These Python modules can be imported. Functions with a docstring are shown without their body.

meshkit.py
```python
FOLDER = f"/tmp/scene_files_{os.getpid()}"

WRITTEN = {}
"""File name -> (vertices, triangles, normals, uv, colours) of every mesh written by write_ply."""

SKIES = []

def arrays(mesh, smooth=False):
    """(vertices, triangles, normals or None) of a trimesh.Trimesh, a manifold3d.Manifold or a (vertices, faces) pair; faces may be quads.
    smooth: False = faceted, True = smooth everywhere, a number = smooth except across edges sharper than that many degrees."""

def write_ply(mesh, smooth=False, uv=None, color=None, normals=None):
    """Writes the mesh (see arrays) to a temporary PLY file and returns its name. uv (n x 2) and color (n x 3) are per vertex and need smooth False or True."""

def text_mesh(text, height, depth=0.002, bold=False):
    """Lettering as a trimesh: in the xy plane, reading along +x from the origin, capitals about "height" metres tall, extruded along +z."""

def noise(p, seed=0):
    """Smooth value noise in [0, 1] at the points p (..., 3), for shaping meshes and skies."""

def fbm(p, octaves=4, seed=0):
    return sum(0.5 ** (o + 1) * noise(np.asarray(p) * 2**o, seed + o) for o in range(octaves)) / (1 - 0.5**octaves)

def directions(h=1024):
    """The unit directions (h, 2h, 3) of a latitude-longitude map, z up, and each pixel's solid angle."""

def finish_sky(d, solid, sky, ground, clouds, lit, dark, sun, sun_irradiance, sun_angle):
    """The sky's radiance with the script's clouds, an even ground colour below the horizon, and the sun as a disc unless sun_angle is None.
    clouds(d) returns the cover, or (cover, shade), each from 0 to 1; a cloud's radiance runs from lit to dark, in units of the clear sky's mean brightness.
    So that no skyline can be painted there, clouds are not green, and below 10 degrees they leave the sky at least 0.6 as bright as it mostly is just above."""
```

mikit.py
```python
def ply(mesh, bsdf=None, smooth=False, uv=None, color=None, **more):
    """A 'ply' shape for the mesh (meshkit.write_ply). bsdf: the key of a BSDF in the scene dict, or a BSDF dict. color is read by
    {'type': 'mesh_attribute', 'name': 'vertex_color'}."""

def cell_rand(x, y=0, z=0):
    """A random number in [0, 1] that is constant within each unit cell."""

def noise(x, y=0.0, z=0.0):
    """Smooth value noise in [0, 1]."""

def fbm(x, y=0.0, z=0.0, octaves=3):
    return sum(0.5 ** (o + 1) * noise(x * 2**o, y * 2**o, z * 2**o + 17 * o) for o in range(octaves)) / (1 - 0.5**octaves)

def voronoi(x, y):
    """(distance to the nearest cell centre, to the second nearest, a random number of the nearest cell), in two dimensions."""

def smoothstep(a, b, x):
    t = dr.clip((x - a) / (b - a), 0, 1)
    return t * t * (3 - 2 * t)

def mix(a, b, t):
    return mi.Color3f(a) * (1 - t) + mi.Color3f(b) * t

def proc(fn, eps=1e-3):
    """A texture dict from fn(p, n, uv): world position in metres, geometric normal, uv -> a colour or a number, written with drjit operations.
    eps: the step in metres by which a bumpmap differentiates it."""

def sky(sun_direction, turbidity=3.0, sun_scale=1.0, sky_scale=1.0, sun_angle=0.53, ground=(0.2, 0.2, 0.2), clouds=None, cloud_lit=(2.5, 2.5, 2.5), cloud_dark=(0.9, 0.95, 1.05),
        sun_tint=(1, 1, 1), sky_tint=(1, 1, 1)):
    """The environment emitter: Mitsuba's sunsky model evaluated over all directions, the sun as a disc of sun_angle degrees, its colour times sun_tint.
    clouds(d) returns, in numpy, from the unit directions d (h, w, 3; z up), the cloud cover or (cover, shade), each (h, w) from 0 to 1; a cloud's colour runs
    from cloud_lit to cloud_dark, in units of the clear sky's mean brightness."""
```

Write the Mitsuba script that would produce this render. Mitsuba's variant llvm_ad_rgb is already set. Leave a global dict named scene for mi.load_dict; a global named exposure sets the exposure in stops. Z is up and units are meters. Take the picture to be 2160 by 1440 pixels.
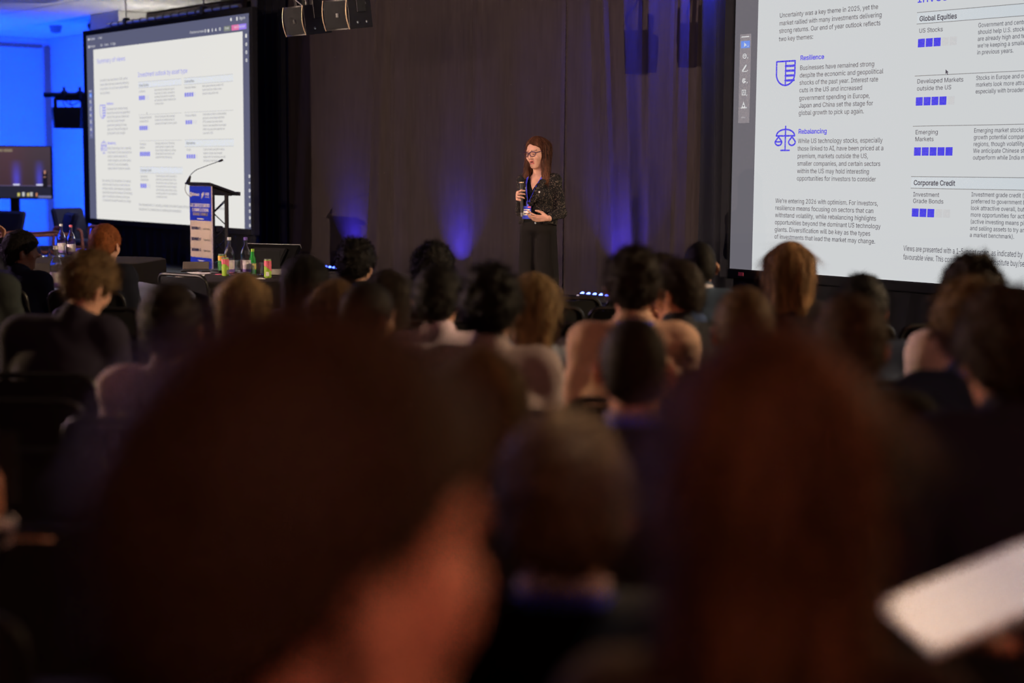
import math, random
import numpy as np, trimesh, mitsuba as mi, drjit as dr
import mikit, meshkit

T = mi.ScalarTransform4f
PI = math.pi
scene, labels = {}, {}

# ------------------------------------------------------------------ camera, exposure, lights
exposure = 0.0
YAW, PITCH, ROLL, FPX, EYE = math.radians(50.447), math.radians(6.291), math.radians(0.463), 3300.0, np.array([0, 0, 1.55])
_f = np.array([-math.sin(YAW) * math.cos(PITCH), math.cos(YAW) * math.cos(PITCH), -math.sin(PITCH)])
_r = np.array([math.cos(YAW), math.sin(YAW), 0.0])
_u = np.cross(_r, _f) * math.cos(ROLL) - _r * math.sin(ROLL)
scene['camera'] = {'type': 'thinlens', 'fov': math.degrees(2 * math.atan(1080 / FPX)), 'fov_axis': 'x',
                   'aperture_radius': 0.019, 'focus_distance': 12.3, 'near_clip': 0.05, 'far_clip': 100.0,
                   'to_world': T().look_at(origin=EYE.tolist(), target=(EYE + _f).tolist(), up=_u.tolist())}


def spot(key, pos, target, rgb, cutoff, beam):
    scene[key] = {'type': 'spot', 'to_world': T().look_at(origin=list(pos), target=list(target), up=[0, 0.1, 1] if abs(target[2] - pos[2]) < 3 * math.hypot(target[0] - pos[0], target[1] - pos[1]) else [0, 1, 0]),
                  'intensity': {'type': 'rgb', 'value': list(rgb)}, 'cutoff_angle': cutoff, 'beam_width': beam}


def lamp_panel(key, pos, target, w, h, rgb):
    scene[key] = {'type': 'rectangle', 'to_world': T().look_at(origin=list(pos), target=list(target), up=[0, 1, 0.2]) @ T().scale([w / 2, h / 2, 1]),
                  'bsdf': {'type': 'diffuse', 'reflectance': {'type': 'rgb', 'value': [0.1, 0.1, 0.1]}},
                  'emitter': {'type': 'area', 'radiance': {'type': 'rgb', 'value': list(rgb)}}}
    labels[key] = {'label': 'warm square house light panel in the ceiling behind the audience', 'category': 'lamp'}


# warm profile spots: two behind the audience (they throw the double shadow on the drape), one from the left front
spot('key_light', (-1.5, -3.15, 2.5), (-10.6, 9.5, 2.1), (120, 82, 60), 21, 12)
spot('key_light_001', (-3.1, -3.15, 2.5), (-11.4, 9.5, 2.1), (120, 82, 60), 21, 12)
spot('front_light', (-12.6, -1.0, 3.05), (-12.4, 8.2, 1.5), (290, 205, 152), 30, 20)
# blue wash: from the stage truss, on the blue wall and through the bars at the foot of the drape
spot('blue_back_light', (-8.2, 9.8, 3.85), (-10.5, 7.6, 1.2), (0.6, 1.2, 26), 26, 12)
spot('blue_front_wash', (-7.0, 4.0, 3.8), (-13.0, 11.0, 3.4), (0.3, 0.4, 8), 40, 20)
spot('blue_wall_wash', (-24.6, 9.6, 0.3), (-26.6, 12.0, 3.0), (0.0, 4.2, 62), 75, 50)
spot('blue_wall_wash_001', (-25.2, 7.2, 0.3), (-28.0, 8.6, 3.0), (0.0, 4.2, 62), 75, 50)
spot('ceiling_uplight', (-20.9, 10.5, 2.85), (-21.2, 10.5, 3.84), (4.2, 3.9, 3.3), 78, 60)
spot('violet_wall_wash', (-24.0, 8.2, 0.5), (-27.0, 12.0, 0.9), (1.3, 1.6, 45), 60, 40)
spot('blue_audience_wash', (-15.0, 0.5, 3.7), (-5.0, 2.6, 1.0), (85, 52, 86), 40, 25)
spot('blue_side_beam', (-9.75, 10.30, 3.75), (-11.6, 10.72, 1.6), (1.5, 2.0, 36), 42, 25)
spot('downlight_001', (-2.82, 3.50, 3.8), (-1.69, 1.49, 1.18), (34, 21, 10), 11, 8)
spot('audience_light', (-12.6, -1.0, 3.05), (-2.6, 3.9, 1.25), (150, 102, 52), 13, 8)
spot('downlight', (-1.32, 2.33, 3.8), (-1.25, 1.94, 0.95), (13, 11.5, 11), 16, 11)
# warm side light from the right of the hall: rims on hair and shoulders
spot('side_light', (-0.6, 9.6, 3.6), (-3.2, 3.4, 1.1), (40, 26, 13), 48, 35)
spot('side_light_001', (-0.6, 9.6, 3.6), (-7.2, 5.3, 1.1), (135, 98, 58), 40, 24)
# warm house light behind the camera
lamp_panel('ceiling_lamp', (2.3, -0.2, 3.86), (-1.5, 2.2, 0.8), 0.6, 0.6, (112, 44, 28))

# ------------------------------------------------------------------ helpers


def numbered(name):
    if name not in used:
        used[name] = 0
        return name
    used[name] += 1
    return f'{name}_{used[name]:03d}'


used = {}


def put(key, mesh, bsdf, smooth=False, color=None, emit=None, to_world=None, weight=None):
    """One entry of the scene under a (numbered) key."""
    key = numbered(key)
    more = {}
    if to_world is not None:
        more['to_world'] = to_world
    if isinstance(mesh, dict):
        d = {**mesh, **more}
    else:
        d = mikit.ply(mesh, bsdf, smooth=smooth, color=color, **more)
    if emit is not None:
        d['emitter'] = {'type': 'area', 'radiance': emit if isinstance(emit, dict) else {'type': 'rgb', 'value': list(emit)}}
        if weight is not None:
            d['emitter']['sampling_weight'] = weight
    scene[key] = d
    return key


def thing(name, label, cat, group=None):
    key = numbered(name)
    labels[key] = {'label': label, 'category': cat}
    if group:
        labels[key]['group'] = group
    return key


def tag(key, label, cat, group=None):
    labels[key] = {'label': label, 'category': cat}
    if group:
        labels[key]['group'] = group
    return key


def struct(key, label=None):
    labels[key] = {'kind': 'structure', 'label': label or key.replace('_', ' ')}
    return key


def rgb(*c):
    return {'type': 'rgb', 'value': list(c if len(c) == 3 else c[0])}


def diffuse(key, c):
    scene[key] = {'type': 'twosided', 'bsdf': {'type': 'diffuse', 'reflectance': rgb(*c)}}
    return key


def princ(key, c, rough=0.5, metallic=0.0, spec=0.5, **kw):
    scene[key] = {'type': 'twosided', 'bsdf': {'type': 'principled', 'base_color': c if isinstance(c, dict) else rgb(*c), 'roughness': rough, 'metallic': metallic, 'specular': spec, **kw}}
    return key


VC = {'type': 'mesh_attribute', 'name': 'vertex_color'}
princ('skin', VC, 0.5, spec=0.35)
princ('hair', VC, 0.65, spec=0.12)
scene['screen_cloth'] = {'type': 'diffuse', 'reflectance': {'type': 'rgb', 'value': [0.02, 0.02, 0.02]}}
princ('cloth', VC, 0.9, spec=0.12, sheen=0.04)
princ('black_metal', (0.012, 0.012, 0.013), 0.42, spec=0.35)
princ('black_plastic', (0.012, 0.012, 0.014), 0.45)
princ('dark_cloth', (0.012, 0.013, 0.018), 0.9, spec=0.2)
princ('mesh_grey', (0.016, 0.017, 0.019), 0.85, spec=0.15)
princ('steel', (0.55, 0.55, 0.57), 0.3, metallic=1.0)
princ('white_paint', (0.72, 0.72, 0.72), 0.6)
princ('white_paper', (0.8, 0.79, 0.77), 0.7, spec=0.2)
princ('grey_paint', (0.22, 0.22, 0.23), 0.6)
princ('wood_trim', (0.60, 0.20, 0.12), 0.45)
princ('matte_black', (0.004, 0.004, 0.0045), 0.6, spec=0.08)
princ('blue_print', (0.012, 0.035, 0.55), 0.5)
princ('cream_print', (0.72, 0.62, 0.55), 0.6)
princ('navy_print', (0.02, 0.02, 0.09), 0.6)
princ('grey_print', (0.38, 0.33, 0.30), 0.6)
princ('white_print', (0.85, 0.85, 0.85), 0.6)
princ('pink_print', (0.8, 0.16, 0.24), 0.5)
princ('green_print', (0.34, 0.55, 0.06), 0.4)
princ('orange_print', (0.85, 0.42, 0.10), 0.4)
princ('dark_green_print', (0.05, 0.25, 0.05), 0.4)
princ('lilac_label', (0.66, 0.60, 0.72), 0.6)
princ('violet_print', (0.16, 0.10, 0.42), 0.6)
princ('yellow_print', (0.75, 0.62, 0.06), 0.5)
princ('lanyard_blue', (0.05, 0.07, 0.75), 0.6)
princ('glasses_frame', (0.03, 0.012, 0.05), 0.25)
princ('navy_velvet', (0.02, 0.025, 0.09), 0.8, sheen=0.5)
princ('blue_velvet', (0.16, 0.18, 0.30), 0.8, sheen=0.5)
scene['clear_glass'] = {'type': 'dielectric', 'int_ior': 1.5, 'ext_ior': 1.0}
scene['green_glass'] = {'type': 'twosided', 'bsdf': {'type': 'principled', 'base_color': rgb(0.02, 0.30, 0.04), 'roughness': 0.08, 'specular': 0.6}}
scene['lens_glass'] = {'type': 'thindielectric', 'int_ior': 1.5}


def curtain_colour(p, n, uv):
    w = mikit.fbm(p.x * 40, p.y * 40, p.z * 3, octaves=2)
    return mi.Color3f(0.038, 0.031, 0.033) * (0.85 + 0.3 * w)


def carpet_colour(p, n, uv):
    return mi.Color3f(0.018, 0.018, 0.022) * (0.6 + 0.8 * mikit.noise(p.x * 160, p.y * 160))


princ('curtain_cloth', mikit.proc(curtain_colour), 0.9, spec=0.1)
princ('carpet', mikit.proc(carpet_colour), 0.95, spec=0.1)


def seat(r, f, yaw=0.0, z=0.0):
    """The seating block is turned towards the left of the room: r metres to the right of and f metres in front of the block's rear centre."""
    x, y = r * math.cos(YAW) - f * math.sin(YAW), r * math.sin(YAW) + f * math.cos(YAW)
    return T().translate([x, y, z]).rotate([0, 0, 1], math.degrees(YAW) + yaw)


def world(P, tw):
    m = np.array(tw.matrix, float)
    return np.asarray(P, float) @ m[:3, :3].T + m[:3, 3]


def box(lo, hi, r=0.0):
    lo, hi = np.asarray(lo, float), np.asarray(hi, float)
    if r <= 0:
        m = trimesh.creation.box(hi - lo)
        m.apply_translation((lo + hi) / 2)
        return m
    # chamfered box: hull of the inset boxes
    c, e = (lo + hi) / 2, (hi - lo) / 2
    pts = []
    for s in np.ndindex(2, 2, 2):
        s = np.array(s) * 2 - 1
        for k in range(3):
            q = e - r
            q[k] = e[k]
            pts.append(c + s * q)
    return trimesh.convex.convex_hull(np.array(pts))


def cat(*ms):
    return trimesh.util.concatenate([m for m in ms])


def frames(pts):
    pts = np.asarray(pts, float)
    t = np.gradient(pts, axis=0)
    t /= np.linalg.norm(t, axis=1, keepdims=True)
    a = np.array([0, 0, 1.0]) if abs(t[0][2]) < 0.9 else np.array([1.0, 0, 0])
    n = np.cross(t[0], a)
    out = []
    for k in t:
        n = n - k * (n @ k)
        n /= np.linalg.norm(n)
        out.append((n.copy(), np.cross(k, n)))
    return out


def tube(pts, r, n=8, sx=1.0, sy=1.0):
    pts = np.asarray(pts, float)
    r = np.broadcast_to(r, len(pts))
    a = np.arange(n) * 2 * PI / n
    V = np.vstack([p + k * (np.cos(a)[:, None] * u * sx + np.sin(a)[:, None] * v * sy) for p, k, (u, v) in zip(pts, r, frames(pts))])
    F = []
    for i in range(len(pts) - 1):
        for j in range(n):
            b, c = i * n + j, i * n + (j + 1) % n
            F += [[b, c, c + n], [b, c + n, b + n]]
    V = np.vstack([V, pts[0], pts[-1]])
    m = len(V)
    for j in range(n):
        F += [[m - 2, (j + 1) % n, j], [m - 1, (len(pts) - 1) * n + j, (len(pts) - 1) * n + (j + 1) % n]]
    t = trimesh.Trimesh(V, F, process=False)
    return t


def bar(a, b, r, n=8):
    a, b = np.asarray(a, float), np.asarray(b, float)
    return tube([a, (a + b) / 2, b], r, n)


def rounded(pts, rad, k=5):
    """Polyline with its corners rounded."""
    pts = [np.asarray(p, float) for p in pts]
    out = [pts[0]]
    for a, b, c in zip(pts, pts[1:], pts[2:]):
        d1, d2 = a - b, c - b
        l = min(rad, np.linalg.norm(d1) / 2, np.linalg.norm(d2) / 2)
        p, q = b + d1 / np.linalg.norm(d1) * l, b + d2 / np.linalg.norm(d2) * l
        for t in np.linspace(0, 1, k):
            out.append((1 - t) ** 2 * p + 2 * t * (1 - t) * b + t * t * q)
    out.append(pts[-1])
    return np.array(out)


def lathe(profile, n=24):
    m = trimesh.creation.revolve(np.asarray(profile, float), sections=n)
    if m.volume < 0:
        m.invert()
    return m


def grid_mesh(fn, nu, nv):
    u, v = np.meshgrid(np.linspace(0, 1, nu), np.linspace(0, 1, nv), indexing='ij')
    V = fn(u.ravel(), v.ravel())
    i, j = np.meshgrid(np.arange(nu - 1), np.arange(nv - 1), indexing='ij')
    a = (i * nv + j).ravel()
    F = np.stack([a, a + nv, a + nv + 1, a + 1], 1)
    return V, F


# ------------------------------------------------------------------ signed distance bodies


class Field:
    def __init__(self, lo, hi, res):
        self.lo, self.res = np.asarray(lo, float), res
        self.n = np.ceil((np.asarray(hi, float) - self.lo) / res).astype(int) + 1
        self.d = np.full(self.n, 1.0, np.float32)
        self.ax = [(self.lo[k] + res * np.arange(self.n[k])).astype(np.float32) for k in range(3)]

    def _box(self, lo, hi, pad):
        a = np.clip(np.floor((np.asarray(lo) - pad - self.lo) / self.res).astype(int), 0, self.n)
        b = np.clip(np.ceil((np.asarray(hi) + pad - self.lo) / self.res).astype(int) + 1, 0, self.n)
        return tuple(slice(x, y) for x, y in zip(a, b))

    def _pts(self, s):
        return np.meshgrid(*[self.ax[k][s[k]] for k in range(3)], indexing='ij', sparse=True)

    def mix(self, s, v, k, op):
        if 0 in v.shape:
            return
        d = self.d[s]
        if op == 'add':
            if k <= 0:
                self.d[s] = np.minimum(d, v)
            else:
                h = np.clip(0.5 + 0.5 * (d - v) / k, 0, 1)
                self.d[s] = d * (1 - h) + v * h - k * h * (1 - h)
        else:
            v = -v
            if k <= 0:
                self.d[s] = np.maximum(d, v)
            else:
                h = np.clip(0.5 - 0.5 * (d - v) / k, 0, 1)
                self.d[s] = d * (1 - h) + v * h + k * h * (1 - h)

    def cone(self, a, b, ra, rb=None, k=0.02, op='add', pad=0.06):
        a, b = np.asarray(a, np.float32), np.asarray(b, np.float32)
        rb = ra if rb is None else rb
        s = self._box(np.minimum(a, b) - max(ra, rb), np.maximum(a, b) + max(ra, rb), pad)
        X, Y, Z = self._pts(s)
        ba = b - a
        h = np.clip(((X - a[0]) * ba[0] + (Y - a[1]) * ba[1] + (Z - a[2]) * ba[2]) / max(float(ba @ ba), 1e-9), 0, 1)
        v = np.sqrt((X - a[0] - h * ba[0]) ** 2 + (Y - a[1] - h * ba[1]) ** 2 + (Z - a[2] - h * ba[2]) ** 2) - (ra + (rb - ra) * h)
        self.mix(s, v, k, op)

    def ell(self, c, r, k=0.02, op='add', R=None, pad=0.06):
        c, r = np.asarray(c, np.float32), np.asarray(r, np.float32)
        e = r if R is None else np.full(3, r.max())
        s = self._box(c - e, c + e, pad)
        X, Y, Z = self._pts(s)
        X, Y, Z = X - c[0], Y - c[1], Z - c[2]
        if R is not None:
            X, Y, Z = (X * R[0, i] + Y * R[1, i] + Z * R[2, i] for i in range(3))
        k0 = np.sqrt((X / r[0]) ** 2 + (Y / r[1]) ** 2 + (Z / r[2]) ** 2)
        k1 = np.sqrt((X / r[0] ** 2) ** 2 + (Y / r[1] ** 2) ** 2 + (Z / r[2] ** 2) ** 2)
        self.mix(s, k0 * (k0 - 1) / np.maximum(k1, 1e-6), k, op)

    def plane(self, p, n, k=0.0):
        """Cut away the half space in front of the plane."""
        n = np.asarray(n, float) / np.linalg.norm(n)
        s = (slice(None),) * 3
        X, Y, Z = self._pts(s)
        self.mix(s, -((X - p[0]) * n[0] + (Y - p[1]) * n[1] + (Z - p[2]) * n[2]), k, 'sub')

    def noise(self, freq, amp, seed=0, stretch=(1, 1, 1), octaves=2, radial=None):
        m = np.abs(self.d) < 4 * amp + 2 * self.res
        i = np.argwhere(m)
        if len(i):
            P = (self.lo + i * self.res) * np.asarray(stretch) * freq
            if radial is not None:
                q = self.lo + i * self.res - radial
                rad = np.maximum(np.linalg.norm(q[:, :2], axis=1, keepdims=True), .004)
                P = np.hstack([q[:, :2] / rad * 5.5, q[:, 2:] * 4])
            self.d[m] += (amp * 2 * (meshkit.fbm(P, octaves, seed) - 0.5)).astype(np.float32)

    def mesh(self):
        """Surface nets."""
        d = self.d.copy()
        d[0], d[-1], d[:, 0], d[:, -1], d[:, :, 0], d[:, :, -1] = 1, 1, 1, 1, 1, 1
        ins = d < 0
        cells = np.zeros(np.array(d.shape) - 1, np.int8)
        for o in np.ndindex(2, 2, 2):
            cells += ins[o[0]:d.shape[0] - 1 + o[0], o[1]:d.shape[1] - 1 + o[1], o[2]:d.shape[2] - 1 + o[2]]
        C = np.argwhere((cells > 0) & (cells < 8))
        idx = np.full(cells.shape, -1, np.int64)
        idx[tuple(C.T)] = np.arange(len(C))
        acc, cnt = np.zeros((len(C), 3)), np.zeros(len(C))
        for axis in range(3):
            for o in np.ndindex(2, 2):
                a = np.insert(np.array(o), axis, 0)
                b = a.copy()
                b[axis] = 1
                da, db = d[tuple((C + a).T)], d[tuple((C + b).T)]
                m = (da < 0) != (db < 0)
                t = np.where(m, da / np.where(m, da - db, 1), 0)
                q = a + t[:, None] * (b - a)
                acc[m] += q[m]
                cnt[m] += 1
        V = self.lo + (C + acc / cnt[:, None]) * self.res
        F = []
        for axis in range(3):
            sl0 = [slice(None)] * 3
            sl1 = [slice(None)] * 3
            sl0[axis], sl1[axis] = slice(0, -1), slice(1, None)
            E = np.argwhere(ins[tuple(sl0)] != ins[tuple(sl1)])
            u, v = (axis + 1) % 3, (axis + 2) % 3
            E = E[(E[:, u] > 0) & (E[:, v] > 0)]
            q = []
            for du, dv in ((0, 0), (1, 0), (1, 1), (0, 1)):
                c = E.copy()
                c[:, u] -= du
                c[:, v] -= dv
                q.append(idx[tuple(c.T)])
            q = np.stack(q, 1)
            flip = ins[tuple(E.T)]
            q[~flip] = q[~flip][:, ::-1]
            F.append(q)
        F = np.vstack(F)
        # both triangles of a quad
        F = np.vstack([F[:, [0, 1, 2]], F[:, [0, 2, 3]]])
        m = trimesh.Trimesh(V, F, process=False)
        return m


def rot_head(yaw, pitch, roll):
    """Head axes (columns: right, forward, up); yaw to the left, pitch down, roll to the right."""
    cy, sy, cp, sp, cr, sr = *(f(math.radians(a)) for a in (yaw, pitch, roll) for f in (math.cos, math.sin)),
    Rz = np.array([[cy, -sy, 0], [sy, cy, 0], [0, 0, 1]])
    Rx = np.array([[1, 0, 0], [0, cp, sp], [0, -sp, cp]])
    Ry = np.array([[cr, 0, sr], [0, 1, 0], [-sr, 0, cr]])
    return Rz @ Rx @ Ry


def speckle(V, base, amp, seed, freq=60.0, stretch=(1, 1, 1)):
    n = meshkit.fbm(np.asarray(V) * freq * np.asarray(stretch), 2, seed)[:, None]
    return np.clip(np.asarray(base) * (1 + amp * 2 * (n - 0.5)), 0, 1)


def add_head(F, hc, R, fine, s=1.0):
    """A head with face and ears around hc (a little above the ears)."""
    L = lambda *p: hc + R @ (np.array(p) * s)
    F.ell(L(0, -0.008, 0.018), np.array((0.074, 0.094, 0.098)) * s, 0.02, R=R)
    F.ell(L(0, 0.022, -0.052), np.array((0.056, 0.064, 0.066)) * s, 0.03, R=R)
    F.cone(L(-0.012, 0.062, -0.094), L(0.012, 0.062, -0.094), 0.019 * s, k=0.02)
    F.cone(L(0, 0.082, 0.014), L(0, 0.104, -0.022), 0.008 * s, 0.012 * s, k=0.012)
    for e in (-1, 1):
        F.ell(L(e * 0.085, -0.012, -0.012), np.array((0.011, 0.022, 0.035)) * s, 0.008, R=R @ rot_head(e * 42, 0, 0))
        F.ell(L(e * 0.040, 0.052, -0.022), np.array((0.026, 0.026, 0.026)) * s, 0.025, R=R)
        if fine:
            F.ell(L(e * 0.013, 0.094, -0.024), np.array((0.008, 0.009, 0.007)) * s, 0.006, R=R)
            F.ell(L(e * 0.031, 0.092, 0.010), np.array((0.016, 0.012, 0.011)) * s, 0.012, 'sub', R=R)
            F.ell(L(e * 0.031, 0.071, 0.010), np.array((0.014, 0.013, 0.012)) * s, 0.004, R=R)
    F.cone(L(-0.035, 0.074, 0.030), L(0.035, 0.074, 0.030), 0.010 * s, k=0.015)
    if fine:
        F.cone(L(-0.017, 0.082, -0.049), L(0.017, 0.082, -0.049), 0.006 * s, k=0.006)
        F.cone(L(-0.014, 0.080, -0.066), L(0.014, 0.080, -0.066), 0.007 * s, k=0.006)
        F.ell(L(0, 0.090, -0.0575), np.array((0.013, 0.012, 0.0045)) * s, 0.003, 'sub', R=R)


def add_hand(F, w, d, n, curl, thumb, s=1.0, k=0.006, spread=0.010):
    """Hand from wrist w along d, the palm facing n; curl: bend in degrees of each finger joint; thumb: +1 or -1, the side across the palm it leaves from."""
    w, d, n = (np.asarray(v, float) for v in (w, d, n))
    d = d / np.linalg.norm(d)
    n = n - d * (n @ d)
    n /= np.linalg.norm(n)
    c = np.cross(d, n) * thumb
    knuck = []
    for i, o in enumerate((0.030, 0.010, -0.010, -0.028)):
        kp = w + s * (d * (0.088, 0.092, 0.088, 0.080)[i] + c * o)
        F.cone(w + s * (d * 0.012 + c * o * 0.55), kp, 0.0125 * s, 0.0105 * s, k=0.010)
        knuck.append(kp)
    for i, kp in enumerate(knuck):
        p, a = kp, 0.0
        for j, l in enumerate(((0.042, 0.026, 0.021), (0.046, 0.029, 0.022), (0.042, 0.027, 0.021), (0.034, 0.021, 0.019))[i]):
            a += math.radians(curl[i][j] if isinstance(curl[i], (list, tuple)) else curl[i])
            q = p + s * l * (d * math.cos(a) + n * math.sin(a) + c * (spread * (1.5 - i) / 0.04 * 0.5))
            F.cone(p, q, (0.0092 - 0.0009 * j) * s, (0.0086 - 0.0010 * j) * s, k=k)
            p = q
    b = w + s * (d * 0.022 + c * 0.022 + n * 0.006)
    m = b + s * (d * 0.030 + c * 0.024 + n * 0.016)
    e = m + s * (d * 0.030 + c * 0.004 + n * 0.012)
    t = e + s * (d * 0.022 - c * 0.004 + n * 0.008)
    F.cone(b, m, 0.0145 * s, 0.0115 * s, k=0.010)
    F.cone(m, e, 0.0110 * s, 0.0098 * s, k=k)
    F.cone(e, t, 0.0098 * s, 0.0080 * s, k=k)


HAIR = dict(black=(0.006, 0.005, 0.005), dark=(0.013, 0.008, 0.006), brown=(0.038, 0.019, 0.010), lightbrown=(0.075, 0.043, 0.021), blonde=(0.15, 0.095, 0.045),
            ginger=(0.20, 0.062, 0.022), auburn=(0.050, 0.018, 0.010), chestnut=(0.085, 0.040, 0.017))
SKIN = dict(fair=(0.60, 0.34, 0.25), mid=(0.46, 0.25, 0.17), brown=(0.26, 0.13, 0.08), dark=(0.12, 0.06, 0.04), warm=(0.56, 0.25, 0.16), rosy=(0.72, 0.31, 0.21))


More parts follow.
